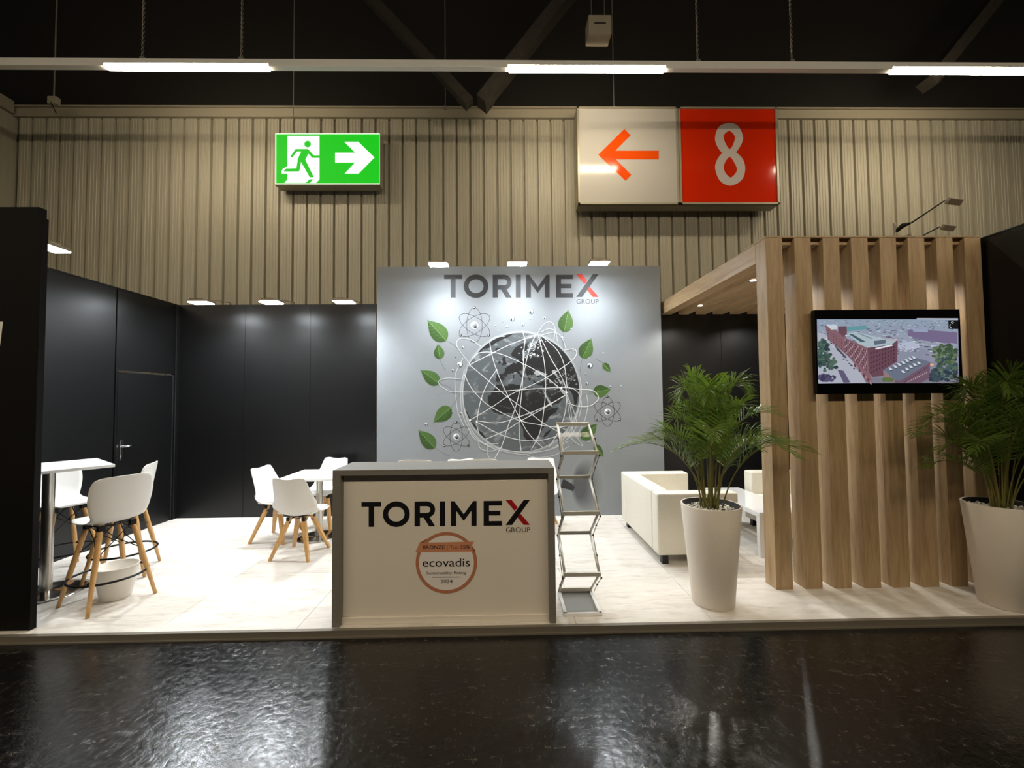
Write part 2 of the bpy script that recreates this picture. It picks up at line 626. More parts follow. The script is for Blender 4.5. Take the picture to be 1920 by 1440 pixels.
# cladding sheet profile, one trough width 0.25
W_ = 0.25
prof = [(0.0, 0.06), (0.016, 0.06), (0.026, 0.0)]
for i in range(3):
    c0 = 0.072 + i * 0.055
    prof += [(c0 - 0.014, 0.0), (c0 - 0.008, -0.006), (c0 + 0.008, -0.006), (c0 + 0.014, 0.0)]
prof += [(0.229, 0.0), (0.239, 0.06), (0.25, 0.06)]
vs, fs = [], []
for x, y in prof:
    vs += [(x, y, 0), (x, y, 6.87)]
for i in range(len(prof) - 1):
    fs.append((2 * i, 2 * i + 2, 2 * i + 3, 2 * i + 1))
cme = bpy.data.meshes.new('cladding_sheet')
cme.from_pydata(vs, [], fs)
cme.materials.append(MT['clad'])
x = -8.86
while x < 10.6:
    o = link('cladding_sheet', cme, None, wr)
    o.location = (x, HY, -0.03)
    x += W_
o = box('cladding_cap', -9.1, 10.7, HY - 0.06, HY + 0.09, 6.84, 7.0, 'cream_metal', wr, ch=0.006)
o = box('cladding_cap', -9.1, 10.7, HY - 0.1, HY + 0.09, 6.995, 7.02, 'cream_metal', wr)
wl = struct(box('wall_far_left', -9.1, -8.9, 2.0, HY + 0.05, -0.045, 6.86, 'clad'))
box('wall_cap', -9.15, -8.82, 2.0, HY - 0.1, 6.86, 7.08, 'cream_metal', wl)

# ------------------------------------------------------------------ hall roof trusses
def beam(name, a, b, wd, dp, label, group):
    a, b = Vector(a), Vector(b)
    d = b - a
    L_ = d.length
    q = d.to_track_quat('Z', 'Y').to_matrix().to_4x4()
    o = MB().box(-wd / 2, wd / 2, -dp / 2, dp / 2, 0, L_)
    o.box(-wd / 2 - 0.02, wd / 2 + 0.02, -dp / 2 - 0.01, -dp / 2, 0, 0.25)
    o.box(-wd / 2 - 0.02, wd / 2 + 0.02, -dp / 2 - 0.01, -dp / 2, L_ - 0.25, L_)
    ob = o.build(name, 'hall_beam')
    ob.matrix_world = Matrix.Translation(a) @ q
    return tag(ob, label, 'beam', group)
beam('roof_brace', (-3.85, 6.95, 10.25), (-0.55, 6.95, 6.66), 0.16, 0.16, 'diagonal roof brace sloping down right, left arm of the dark V', 'roof braces')
beam('roof_brace', (2.45, 6.95, 10.25), (-0.36, 6.95, 6.66), 0.30, 0.18, 'broad diagonal roof brace sloping down to the left, right arm of the dark V', 'roof braces')
beam('roof_brace', (10.1, 6.95, 10.25), (7.4, 6.95, 7.03), 0.26, 0.18, 'dim diagonal roof brace above the rightmost lit light strip', 'roof braces')

# ------------------------------------------------------------------ suspended light rows
def light_row(y, label, group):
    t = thing('light_row', label, 'light', (0, y, 6.42), 0, group)
    if y > 0:
        segs = [(-5.66, -3.35), (0.09, 2.38), (5.75, 8.05)]
    else:
        segs = [(-12.5 + 2.35 * k, -12.5 + 2.35 * k + 2.3) for k in range(11)]
    MB().box(-13, 14, -0.04, 0.04, 0.045, 0.105).build('trunking_rail', 'trunk', t)
    cur = -13.0
    for a, b in segs + [(14.0, 14.0)]:
        if a - cur > 0.05:
            box('blank_cover', cur, a - 0.004, -0.045, 0.045, -0.005, 0.05, 'trunk', t, ch=0.004)
        if b > a:
            lm = box('luminaire', a, b, -0.05, 0.05, 0.03, 0.056, 'trunk', t)
            me = MB().box(a + 0.01, b - 0.01, -0.042, 0.042, -0.02, 0.029).mesh('diffuser')
            link('diffuser', me, 'trunk_lit' if y > 0 else 'trunk_lit_aisle', lm)
        cur = b + 0.004
    return t
light_row(5.9, 'long white suspended light row crossing the picture with three lit strips', 'hall light rows')
light_row(-1.9, 'second suspended light row over the aisle in front of the stand', 'hall light rows')

def chain(name, x, y, z0, z1, label, twist=True, group=None):
    mb = MB()
    if twist:
        n = int((z1 - z0) / 0.02)
        for s in (0, PI):
            pts = [(0.012 * math.cos(s + i * 0.9), 0.012 * math.sin(s + i * 0.9), i * (z1 - z0) / n) for i in range(n + 1)]
            mb.path(pts, 0.006, 5)
    else:
        mb.tube((0, 0, 0), (0, 0, z1 - z0), 0.008, n=8)
    mb.box(-0.03, 0.03, -0.02, 0.02, -0.0, 0.05)
    o = mb.build(name, 'rod')
    o.location = (x, y, z0)
    tag(o, label, 'cable' if twist else 'rod', group)
    return o
chain('suspension_chain', -5.155, 5.9, 6.525, 10.2, 'twisted steel chain holding the light row, left one above the leftmost lit strip', True, 'light row chains')
chain('suspension_chain', -3.751, 5.9, 6.525, 10.2, 'twisted steel chain holding the light row, right one above the leftmost lit strip', True, 'light row chains')
x_, z_ = at(549, 250, 7.36)
chain('sign_rod', x_, 7.37, z_, 10.2, 'thin vertical rod down to the green exit sign', False)
chain('suspension_chain', at(1308, 100, 5.9)[0], 5.9, 6.525, 10.2, 'dim thin chain on the light row just right of the middle lit strip', True, 'light row chains')
chain('suspension_chain', at(1485, 110, 5.9)[0], 5.9, 6.525, 10.2, 'dim thin chain on the light row left of the rightmost lit strip', True, 'light row chains')
x_, z_ = at(835, 205, 7.2)
chain('hanging_rod', x_, 7.2, z_, 9.0, 'thin dim rod ending at the wall top left of the crossing braces', False)
chain('sign_rod', at(1151, 197, 7.3)[0], 7.3, 6.82, 10.2, 'thin rod above the white arrow sign panel', False)
x_, z_ = at(101, 190, 7.2)
t = thing('hanging_sensor_box', 'small cream sensor box hanging on a rod at the upper left wall top', 'box', (x_, 7.2, z_ - 0.06))
MB().box(-0.075, 0.075, -0.04, 0.04, 0, 0.13, ch=0.006).build('housing', 'speaker', t)
MB().tube((0, 0, 0.13), (0, 0, 3.3), 0.012).build('rod', 'rod', t)
MB().tube((0.0, -0.045, 0.02), (0.08, -0.03, -0.18), 0.006).build('cable', 'black_metal', t)
# loudspeaker
x0, z0 = at(1100, 78, 5.9)
t = thing('ceiling_loudspeaker', 'beige box loudspeaker hanging in the dark above the middle light strip', 'speaker', (at(1122, 78, 6.0)[0], 6.0, at(1122, 78, 6.0)[1] + 0.02))
MB().box(-0.17, 0.17, -0.12, 0.12, 0, 0.28, ch=0.01).build('cabinet', 'speaker', t)
MB().box(-0.085, 0.085, -0.126, -0.118, 0.14, 0.165).build('name_plate', 'hall_beam', t)
for s in (-0.1, 0.1):
    MB().tube((s, 0, 0.28), (s * 0.8, 0, 2.5), 0.006).build('wire', 'rod', t)

# ------------------------------------------------------------------ hall signs
def crop_fn(x0, y0, s, Y):
    return lambda u, v: at(x0 + u / s, y0 + v / s, Y)

# direction sign (two square panels)
SY = 7.2
xa, zb, xb, zt = 1.325, 5.04, 4.92, 6.805
xm = (xa + xb) / 2 + 0.01
t = thing('direction_sign', 'large two-panel hall sign, white with orange arrow beside red with an 8', 'sign', (0, SY, 0))
MB().box(xa, xb, 0.03, 0.28, zb, zt).build('sign_case', 'sign_frame', t)
fr = MB()
for a, b_ in ((xa, xm - 0.005), (xm + 0.005, xb)):
    fr.box(a, a + 0.035, 0.0, 0.05, zb, zt); fr.box(b_ - 0.035, b_, 0.0, 0.05, zb, zt)
    fr.box(a, b_, 0.0, 0.05, zb, zb + 0.03); fr.box(a, b_, 0.0, 0.05, zt - 0.03, zt)
fr.build('sign_frame', 'sign_frame', t)
ORANGE, RED = C(226, 78, 14), C(206, 42, 8)
fl = Flat(lambda x, z: (x, z), SY + 0.02)
fl.poly([(xa + 0.03, zb + 0.03), (xm - 0.03, zb + 0.03), (xm - 0.03, zt - 0.03), (xa + 0.03, zt - 0.03)], C(184, 181, 174), 0)
fl.fn = crop_fn(1040, 180, 4.174, SY + 0.02)
fl.poly([(340, 460), (545, 258), (595, 308), (475, 428), (815, 428), (815, 497), (480, 497), (600, 617), (555, 665)], ORANGE, 1)
o = fl.build('white_arrow_panel', 'print_gloss', t, (0, SY, 0)); o['label'] = 'white panel with orange arrow pointing left'
fl = Flat(lambda x, z: (x, z), SY + 0.02)
fl.poly([(xm + 0.03, zb + 0.03), (xb - 0.03, zb + 0.03), (xb - 0.03, zt - 0.03), (xm + 0.03, zt - 0.03)], RED, 0)
fl.fn = crop_fn(1040, 180, 4.174, SY + 0.02)
GW = C(206, 196, 190)
up = catmull([(1365, 211), (1432, 232), (1469, 300), (1468, 360), (1420, 440), (1375, 470), (1310, 445), (1262, 372), (1258, 305), (1290, 238)], 6, True)
dn = catmull([(1370, 425), (1425, 445), (1475, 500), (1491, 575), (1465, 655), (1380, 702), (1300, 670), (1260, 590), (1262, 520), (1310, 447)], 6, True)
fl.poly(up, GW, 1)
fl.poly(dn, GW, 1.4)
fl.poly(catmull([(1365, 274), (1400, 300), (1410, 340), (1372, 416), (1330, 355), (1325, 305)], 6, True), RED, 2)
fl.poly(catmull([(1368, 478), (1410, 530), (1425, 585), (1380, 637), (1335, 600), (1325, 540)], 6, True), RED, 2)
o = fl.build('red_number_panel', 'print_gloss', t, (0, SY, 0)); o['label'] = 'red panel with a pale figure 8'

# exit sign
EY = 7.3
cf = crop_fn(480, 220, 6.857, EY)
x0, z1 = cf(245, 203); x1, z0 = cf(1592, 862)
t = thing('exit_sign', 'green lit emergency exit sign with running man and white arrow', 'sign', (0, EY, 0))
MB().box(x0, x1, 0.0, 0.22, z0 - 0.01, z1 + 0.005, ch=0.008).build('sign_case', 'sign_frame', t)
fl = Flat(cf, EY - 0.001)
GR = C(10, 190, 20)
fl.poly([(248, 205), (1592, 205), (1592, 862), (248, 862)], C(235, 255, 225), 0)
fl.poly([(262, 218), (1588, 218), (1588, 848), (262, 848)], GR, 1)
fl.poly([(405, 240), (817, 240), (817, 800), (775, 843), (365, 843), (405, 800)], (1, 1, 1, 1), 2)
fl.poly([(325, 700), (345, 665), (405, 630), (405, 725), (330, 725)], (1, 1, 1, 1), 2)
fl.ellipse(665, 345, 42, 42, GR, 3)
fl.poly([(510, 408), (670, 408), (745, 492), (818, 492), (818, 522), (725, 522), (675, 470), (635, 545), (745, 772), (692, 772), (580, 575), (560, 690), (545, 697), (355, 697), (385, 662), (520, 660), (540, 530), (582, 440), (528, 440), (470, 518), (445, 500)], GR, 3)
fl.poly([(640, 843), (690, 797), (735, 797), (695, 843)], GR, 3)
fl.poly([(1018, 455), (1275, 455), (1135, 315), (1315, 315), (1525, 518), (1320, 725), (1140, 725), (1275, 582), (1018, 582)], (1, 1, 1, 1), 3)
fl.build('lit_face', 'sign_lit', t, (0, EY, 0))

# ================================================================== BOOTH SHELL
rng = random.Random(4)
pf = struct(box('floor.001', XL - 0.03, XR + 0.9, YF + 0.02, YB + 0.03, -0.045, -0.006, 'hall_dark'))
pf['label'] = 'raised stand platform under the white boards'
xs_ = [XL - 0.03] + [-4.5 + k for k in range(9)] + [XR + 0.9]
xs_ = [XL - 0.03] + [-4.5 + k for k in range(1, 9)] + [4.5, XR + 0.9]
ys_ = [YF + 0.02, 4.03, 5.03, YB + 0.03]
for i in range(len(xs_) - 1):
    for j in range(3):
        box('floor_board', xs_[i] + 0.0012, xs_[i + 1] - 0.0012, ys_[j] + 0.0012, ys_[j + 1] - 0.0012, -0.006, 0.0, 'booth_floor', pf, ch=0.0008)
tr = struct(MB().box(XL - 0.03, 5.1, YF - 0.012, YF + 0.02, -0.045, 0.003).box(XL - 0.03, 5.1, YF - 0.03, YF - 0.012, -0.045, -0.036).build('trim_1', 'edge_trim'))

# left partition wall
WH = 3.0
wl = struct(thing('wall_left', None, None))
MOD = 0.92
def partition_y(parent, x, y_from, y_to, face=1):
    """black panels in a wall along y, with posts"""
    y = y_from
    while y > y_to + 0.05:
        y2 = max(y - MOD, y_to)
        box('panel', x - 0.025 if face > 0 else x, x if face > 0 else x + 0.025, y2 + 0.012, y - 0.012, 0.0, WH - 0.012, 'black_panel', parent)
        box('post', x - 0.03 if face > 0 else x - 0.006, x + 0.006 if face > 0 else x + 0.03, y2 - 0.012, y2 + 0.012, 0, WH - 0.012, 'black_panel', parent)
        y = y2
def partition_x(parent, y, x_from, x_to, mod=MOD):
    x = x_from
    while x < x_to - 0.05:
        x2 = min(x + mod, x_to)
        box('panel', x + 0.010, x2 - 0.010, y, y + 0.025, 0.0, WH - 0.012, 'black_panel', parent)
        box('post', x2 - 0.010, x2 + 0.010, y - 0.004, y + 0.03, 0, WH - 0.012, 'black_panel', parent)
        x = x2
# first module of left wall holds the door: panel above the door
DY0, DY1 = 5.05, 5.875
box('post', XL - 0.03, XL + 0.02, 5.885, 5.96, 0, WH - 0.012, 'black_panel', wl)
box('corner_trim', XL + 0.02, XL + 0.026, 5.895, 5.902, 0, WH - 0.012, 'post', wl)
box('panel', XL - 0.025, XL, DY0 - 0.01, DY1 + 0.01, 2.012, WH - 0.012, 'black_panel', wl)
box('post', XL - 0.03, XL + 0.004, DY0 - 0.03, DY0 - 0.008, 0, WH - 0.012, 'black_panel', wl)
partition_y(wl, XL, DY0 - 0.03, 3.1)
box('top_rail', XL - 0.03, XL + 0.006, 3.1, YB, WH - 0.012, WH, 'black_panel', wl)
# door
d = struct(thing('door_1', None, None, (XL, DY0, 0)))
dh = DY1 - DY0
box('door_leaf', -0.022, 0.0, 0.006, dh - 0.006, 0.006, 1.985, 'door_black', d)
box('door_frame', -0.025, 0.007, 0.0, dh, 1.99, 2.0, 'post', d)
box('door_frame', -0.025, 0.007, dh - 0.004, dh + 0.006, 0, 2.0, 'post', d)
box('door_frame', -0.025, 0.002, -0.004, 0.002, 0, 2.0, 'black_panel', d)
hp = MB().box(0.0, 0.008, 0.045, 0.085, 0.93, 1.17, ch=0.003)
hp.tube((0.0, 0.065, 1.095), (0.05, 0.065, 1.095), 0.011)
hp.path([(0.05, 0.06, 1.095), (0.055, 0.12, 1.095), (0.055, 0.2, 1.1)], 0.010, 8)
hp.tube((0.0, 0.065, 0.975), (0.014, 0.065, 0.975), 0.012)
hp.build('door_handle', 'chrome', d)
box('strike_plate', 0.0, 0.004, 0.003, 0.012, 0.93, 1.13, 'chrome', d)

# back partition wall
wb = struct(thing('wall_back', None, None))
partition_x(wb, YB, XL, -1.80, 0.925)
partition_x(wb, YB, 2.15, XR, 1.0)
box('top_rail', XL, -1.80, YB - 0.004, YB + 0.03, WH - 0.012, WH, 'black_panel', wb)
box('top_rail', 2.15, XR, YB - 0.004, YB + 0.03, WH - 0.012, WH, 'black_panel', wb)
# right partition wall
wrt = struct(thing('wall_right', None, None))
partition_y(wrt, XR, YB, 2.0, face=-1)
box('top_rail', XR - 0.006, XR + 0.03, 2.0, YB, WH - 0.012, WH, 'black_panel', wrt)
# near left return wall and the taller neighbour panel behind it
wf = struct(thing('wall_front', None, None))
box('panel', XL, -3.425, 3.10, 3.14, 0.0, WH, 'matte_black', wf)
box('post', -3.425, -3.412, 3.098, 3.142, 0, WH, 'matte_black', wf)
o = MB().box(-4.9, -3.49, 3.145, 3.20, 2.7, 3.10).build('header_panel', 'matte_black')
tag(o, 'black header panel standing above the near left black wall at the picture edge', 'panel')
pst = Flat(lambda x, z: (x, z), 3.099)
pst.poly([(-3.95, 2.0), (-3.69, 2.02), (-3.672, 2.225), (-3.95, 2.22)], C(235, 235, 232), 0)
tag(pst.build('poster', 'print'), 'white corner of a poster on the near left black wall at the picture edge', 'poster')

# ------------------------------------------------------------------ mural wall
MY = 5.81
PX0, PX1, PZ = -1.775, 2.215, 3.49
mw = thing('mural_wall', 'tall grey printed back wall with globe, leaves and company name', 'wall panel', (0, MY, 0))
mm = MT['mural_bg'] = noisy('mural_grey_print', C(132, 137, 142), C(139, 144, 149), 1.2, 0.5)
MB().box(PX0, PX1, 0.0, 0.145, 0.0, PZ, ch=0.003).build('display_board', 'mural_bg', mw)
m5 = lambda u, v: at(700 + u / 3.4286, 480 + v / 3.4286, MY)
m7 = lambda u, v: at(840 + u / 4.235, 560 + v / 4.235, MY)
org = (0, MY, 0)
# wordmark
fl = Flat(m5, MY)
DK, RD = C(42, 43, 46), C(214, 44, 22)
# white halo behind letters
logo(fl, 455, 121, 0.9165, DK, RD, 2, C(62, 62, 66))
o = fl.build('wordmark', 'print', mw, org); o['label'] = 'dark TORIMEX GROUP lettering with red stroke in the X'
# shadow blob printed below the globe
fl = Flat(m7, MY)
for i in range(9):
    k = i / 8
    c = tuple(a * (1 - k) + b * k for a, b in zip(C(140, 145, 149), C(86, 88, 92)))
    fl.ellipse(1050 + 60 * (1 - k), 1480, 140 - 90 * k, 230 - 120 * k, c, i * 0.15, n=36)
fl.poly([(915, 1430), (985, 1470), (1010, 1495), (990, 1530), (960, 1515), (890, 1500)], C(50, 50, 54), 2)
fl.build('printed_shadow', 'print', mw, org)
# globe ocean, land
def ngon_part(name, polys, mt, Y, fn, layer=1):
    vs, fs = [], []
    for pl in polys:
        k = len(vs)
        for p in pl:
            x, z = fn(*p)
            vs.append((x, Y - 0.0008 - layer * 0.0005 - MY, z))
        fs.append(tuple(range(k, len(vs))))
    me = bpy.data.meshes.new(name)
    me.from_pydata(vs, [], fs)
    bm = bmesh.new(); bm.from_mesh(me); bm.normal_update()
    bmesh.ops.reverse_faces(bm, faces=[f for f in bm.faces if f.normal.y > 0])
    bm.to_mesh(me); bm.free()
    return link(name, me, mt, mw)
GC, GRX, GRY = (580, 742), 464, 471
disc = [(GC[0] + GRX * math.cos(2 * PI * i / 72), GC[1] + GRY * math.sin(2 * PI * i / 72)) for i in range(72)]
# halo ring
fl = Flat(m7, MY)
fl.ellipse(GC[0], GC[1], GRX + 17, GRY + 17, C(150, 155, 159), 2.2, n=72)
fl.ellipse(GC[0], GC[1], GRX + 7, GRY + 7, C(168, 172, 176), 2.4, n=72)
fl.build('globe_halo', 'print', mw, org)
ngon_part('globe_disc', [disc], 'ocean', MY, m7, 3)
rj = random.Random(2)
def rough_poly(pts, amp=7, sub=3, closed=True):
    out = []
    n = len(pts)
    for i in range(n):
        a, b_ = pts[i], pts[(i + 1) % n]
        for k in range(sub):
            t_ = k / sub
            j = amp if k else amp * 0.3
            x = a[0] + (b_[0] - a[0]) * t_ + rj.uniform(-j, j)
            y = a[1] + (b_[1] - a[1]) * t_ + rj.uniform(-j, j)
            dx, dy = (x - GC[0]) / GRX, (y - GC[1]) / GRY
            r_ = math.hypot(dx, dy)
            if r_ > 0.995:
                x, y = GC[0] + dx / r_ * GRX * 0.995, GC[1] + dy / r_ * GRY * 0.995
            out.append((x, y))
    return out
africa = [(395, 680), (370, 715), (345, 745), (325, 770), (315, 800), (325, 840), (345, 880), (375, 905), (415, 920), (460, 905), (505, 905), (530, 930), (552, 945), (562, 985), (590, 1030), (600, 1080), (620, 1130), (660, 1140), (700, 1110), (735, 1060), (765, 1020), (770, 980), (800, 940), (850, 910), (880, 865), (830, 868), (800, 820), (770, 770), (742, 722), (700, 712), (655, 700), (600, 712), (575, 690), (540, 684), (500, 678), (450, 690), (420, 680)]
eurasia = [(385, 600), (380, 650), (410, 665), (445, 650), (455, 620), (478, 600), (500, 590), (545, 585), (570, 610), (600, 648), (612, 640), (580, 600), (562, 575), (590, 570), (620, 600), (645, 650), (662, 640), (648, 605), (690, 600), (720, 625), (760, 612), (800, 605), (790, 650), (700, 662), (672, 648), (690, 680), (750, 690), (775, 740), (800, 790), (826, 850), (880, 830), (930, 775), (900, 740), (880, 715), (930, 735), (965, 730), (990, 765), (1003, 880), (1022, 830), (1040, 760), (1036, 680), (1022, 600), (1000, 530), (960, 455), (910, 395), (860, 350), (800, 318), (745, 300), (720, 330), (700, 365), (690, 395), (650, 430), (620, 470), (600, 440), (640, 370), (650, 345), (600, 352), (545, 380), (505, 430), (500, 445), (530, 470), (555, 480), (590, 500), (560, 510), (520, 508), (480, 535), (450, 555), (446, 590), (420, 600)]
uk = [(428, 488), (440, 460), (452, 465), (458, 500), (470, 520), (440, 532), (424, 526), (436, 508)]
ire = [(398, 502), (410, 490), (420, 500), (414, 518), (400, 520)]
ice = [(372, 402), (392, 390), (414, 394), (410, 408), (386, 412)]
green = [(240, 440), (255, 410), (300, 365), (360, 325), (420, 295), (500, 276), (530, 276), (490, 300), (430, 325), (380, 350), (320, 392), (280, 400)]
sam = [(140, 880), (165, 930), (200, 985), (240, 1040), (270, 1062), (300, 1112), (270, 1100), (230, 1060), (190, 1000), (155, 940)]
mad = [(822, 1035), (800, 1070), (770, 1100), (757, 1098), (775, 1065), (800, 1045)]
cor = [(518, 605), (526, 600), (526, 632), (518, 635)]
land = [rough_poly(p) for p in (africa, eurasia)] + [rough_poly(p, 2, 2) for p in (uk, ire, ice, green, sam, mad, cor)]
ngon_part('globe_land', land, 'land', MY, m7, 4)
fl = Flat(m7, MY)
SEA = C(160, 164, 168)
for pl in ([(690, 575), (720, 570), (750, 585), (790, 600), (770, 612), (735, 605), (700, 610), (682, 592)],
           [(828, 568), (852, 565), (862, 600), (880, 640), (905, 668), (888, 670), (868, 630), (845, 600), (824, 585)],
           [(596, 500), (603, 470), (612, 450), (606, 420), (598, 395), (590, 420), (592, 455), (588, 480)],
           [(756, 728), (772, 750), (800, 800), (830, 850), (822, 860), (796, 820), (768, 770)],
           [(890, 720), (925, 745), (940, 752), (930, 765), (905, 748)]):
    fl.poly(rough_poly(pl, 3, 2), SEA, 5)
for i in range(70):   # northern snow and cloud flecks
    a_ = rj.uniform(0, 1)
    x = 640 + rj.gauss(30, 45); y = 330 + a_ * 130 + rj.gauss(0, 14)
    if math.hypot((x - GC[0]) / GRX, (y - GC[1]) / GRY) < 0.97:
        fl.ellipse(x, y, rj.uniform(2, 9), rj.uniform(1.5, 5), C(196, 199, 202), 5.2, rot=rj.uniform(-0.9, 0.2), n=7)
for i in range(110):
    x = 850 + rj.gauss(60, 70); y = 660 + rj.gauss(0, 45)
    if math.hypot((x - GC[0]) / GRX, (y - GC[1]) / GRY) < 0.96:
        fl.ellipse(x, y, rj.uniform(2, 11), rj.uniform(1.2, 4), C(150, 153, 156), 5.2, rot=rj.uniform(-0.6, 0.9), n=7)
fl.build('globe_seas_and_clouds', 'print', mw, org)
# light lines round the globe
fl = Flat(m7, MY)
WL = C(212, 215, 217)
lines = [
    [(170, 525), (330, 445), (480, 370), (690, 290)],
    [(170, 525), (320, 650), (460, 770), (640, 900), (760, 990), (900, 1070)],
    [(130, 600), (180, 700), (265, 800), (360, 870), (560, 965), (720, 1000), (870, 1020), (1000, 1000)],
    [(60, 740), (300, 742), (600, 722), (900, 705), (1040, 720), (1150, 730), (1195, 790), (1130, 850), (1040, 855), (950, 830)],
    [(175, 965), (350, 860), (500, 760), (700, 670), (850, 585), (975, 498), (1020, 440), (1000, 400), (920, 410)],
    [(330, 340), (350, 450), (385, 565), (450, 720), (560, 930), (640, 1070), (750, 1180)],
    [(605, 360), (600, 520), (590, 700), (570, 900), (565, 1050), (580, 1210)],
    [(690, 300), (640, 420), (600, 600), (540, 850), (470, 1030), (430, 1160), (370, 1270)],
    [(720, 300), (760, 480), (775, 650), (765, 850), (730, 1060), (660, 1200)],
    [(740, 320), (820, 480), (900, 620), (940, 740), (930, 900), (880, 1050), (800, 1180)],
    [(750, 300), (860, 400), (920, 520), (945, 700)],
    [(190, 480), (250, 430), (380, 430), (520, 480), (680, 560), (800, 640), (900, 720), (940, 745)],
    [(220, 970), (400, 985), (560, 940), (740, 870), (930, 770)],
    [(230, 980), (420, 1080), (600, 1125), (760, 1120), (900, 1080)],
    [(385, 565), (300, 700), (250, 850), (230, 1000), (250, 1080)],
    [(300, 1115), (450, 1050), (580, 970), (760, 870), (930, 765)],
    [(590, 250), (610, 330), (600, 420)],
    [(700, 290), (760, 205), (815, 185), (850, 240), (840, 330)],
    [(740, 265), (800, 240), (850, 260), (870, 340)],
    [(740, 290), (850, 270), (910, 320), (935, 400)],
    [(180, 525), (120, 450), (70, 370), (90, 320), (180, 325), (260, 380)],
    [(330, 330), (380, 305), (450, 300)],
    [(120, 470), (60, 600), (60, 740), (80, 900), (130, 1020)],
    [(60, 740), (10, 735), (-60, 690), (-70, 650), (0, 630), (120, 640)],
    [(130, 560), (100, 740), (120, 930), (200, 1080), (300, 1160), (440, 1210), (600, 1235), (740, 1210)],
    [(150, 560), (118, 745), (150, 960), (240, 1110), (380, 1200)],
    [(160, 1030), (210, 1110), (300, 1150), (400, 1150)],
    [(240, 1130), (260, 1190), (340, 1210), (430, 1180)],
    [(315, 1130), (315, 1230), (330, 1262)],
    [(330, 1165), (450, 1200), (640, 1220), (820, 1195), (960, 1130)],
    [(600, 1230), (700, 1260), (850, 1240), (960, 1170)],
    [(940, 760), (960, 900), (1000, 1060), (1070, 1165), (1000, 1130), (930, 1040), (840, 1010)],
    [(945, 765), (1000, 900), (1020, 1000), (980, 1080), (900, 1150), (820, 1190)],
    [(1048, 620), (1060, 740), (1030, 900), (960, 1060), (860, 1170)],
    [(950, 770), (970, 860), (985, 980), (980, 1080)],
    [(1100, 760), (1110, 850), (1080, 980), (1020, 1090)],
    [(920, 700), (1000, 720), (1040, 760), (1060, 840), (1040, 940)],
]
for i, ln in enumerate(lines):
    fl.line(catmull(ln, 7), 5.2 if i < 17 else 4.4, WL if i < 17 else C(196, 200, 203), 7 + (i % 6) * 0.2)
for p in [(600, 522), (385, 565), (265, 798), (560, 940), (175, 965), (228, 980), (330, 445), (580, 968), (900, 712), (940, 745), (690, 292)]:
    fl.ellipse(p[0], p[1], 7, 7, C(236, 238, 240), 9, n=12)
o = fl.build('orbit_lines', 'print', mw, org); o['label'] = 'white curved lines printed over the globe'
# atoms
def atom(cx, cy, a, b_, nodes_, ball):
    fl = Flat(m5, MY)
    for r_ in (PI / 2, PI / 6 + 0.05, -PI / 6 - 0.05):
        fl.ellipse(cx, cy, a, b_, C(62, 66, 70), 2, rot=r_, n=48, ring=2.6)
    for x, y in nodes_:
        fl.ellipse(x, y, 9, 9, C(52, 54, 58), 3, n=16)
        fl.ellipse(x - 2, y - 2, 4, 4, C(190, 194, 198), 3.5, n=10)
    fl.ellipse(cx, cy, ball, ball, C(196, 202, 206), 3, n=24)
    fl.ellipse(cx + ball * .15, cy + ball * .15, ball * .72, ball * .62, C(120, 126, 130), 3.2, n=20)
    fl.ellipse(cx + ball * .25, cy + ball * .5, ball * .42, ball * .3, C(40, 42, 46), 3.4, n=16)
    fl.ellipse(cx - ball * .35, cy - ball * .35, ball * .4, ball * .3, C(236, 240, 242), 3.6, n=14)
    fl.build('atom_drawing', 'print', mw, org)
atom(650, 445, 112, 50, [(650, 332), (560, 510), (742, 510)], 24)
atom(533, 1160, 95, 40, [(532, 1070), (456, 1220), (610, 1218)], 21)
atom(1505, 1000, 95, 42, [(1503, 905), (1432, 1055), (1582, 1052)], 21)
# leaves
def leaf(tip, base, wd, stem):
    fl = Flat(m5, MY)
    tip, base = np.array(tip, float), np.array(base, float)
    d_ = base - tip
    n_ = np.array([-d_[1], d_[0]]) / np.hypot(*d_)
    prof_ = [(0, 0), (.1, .09), (.25, .27), (.42, .43), (.6, .5), (.78, .46), (.92, .28), (1, 0)]
    prof_ = catmull(prof_, 3)
    A = [tip + d_ * t_ + n_ * wd * s_ for t_, s_ in prof_]
    B = [tip + d_ * t_ - n_ * wd * s_ for t_, s_ in prof_]
    fl.poly(A + [base], C(52, 80, 36), 3)
    fl.poly(B + [base], C(70, 100, 48), 3.2)
    for k in range(1, 6):
        t_ = 0.15 + k * 0.14
        for s_ in (1, -1):
            q = tip + d_ * t_
            e = tip + d_ * (t_ - 0.12) + n_ * s_ * wd * 0.33 * math.sin(PI * min(1, t_ * 0.95))
            fl.line([q, e], 1.2, C(92, 132, 66), 3.6)
    fl.line([tip, tip + d_ * 0.5, base], 2.2, C(118, 152, 92), 3.8)
    if stem:
        fl.line(catmull(stem, 5), 2.0, C(96, 100, 102), 2.5)
    fl.build('leaf_drawing', 'print', mw, org)
leaf((346, 411), (468, 545), 108, [(465, 545), (530, 580), (580, 645)])
leaf((415, 565), (428, 662), 66, [(428, 662), (445, 705), (465, 737)])
leaf((303, 732), (425, 820), 84, [(425, 818), (500, 850), (530, 893)])
leaf((385, 1070), (500, 975), 92, [(498, 975), (530, 930), (562, 880)])
leaf((288, 1118), (396, 1235), 90, [(395, 1232), (440, 1262), (490, 1285)])
leaf((1254, 345), (1225, 490), 95, [(1225, 488), (1218, 540), (1224, 605)])
leaf((1402, 528), (1343, 658), 90, [(1342, 657), (1334, 700), (1328, 745)])
leaf((1525, 747), (1478, 690), 42, [(1478, 690), (1455, 675), (1430, 660)])
leaf((1527, 856), (1413, 878), 78, [(1415, 878), (1365, 892), (1325, 915)])
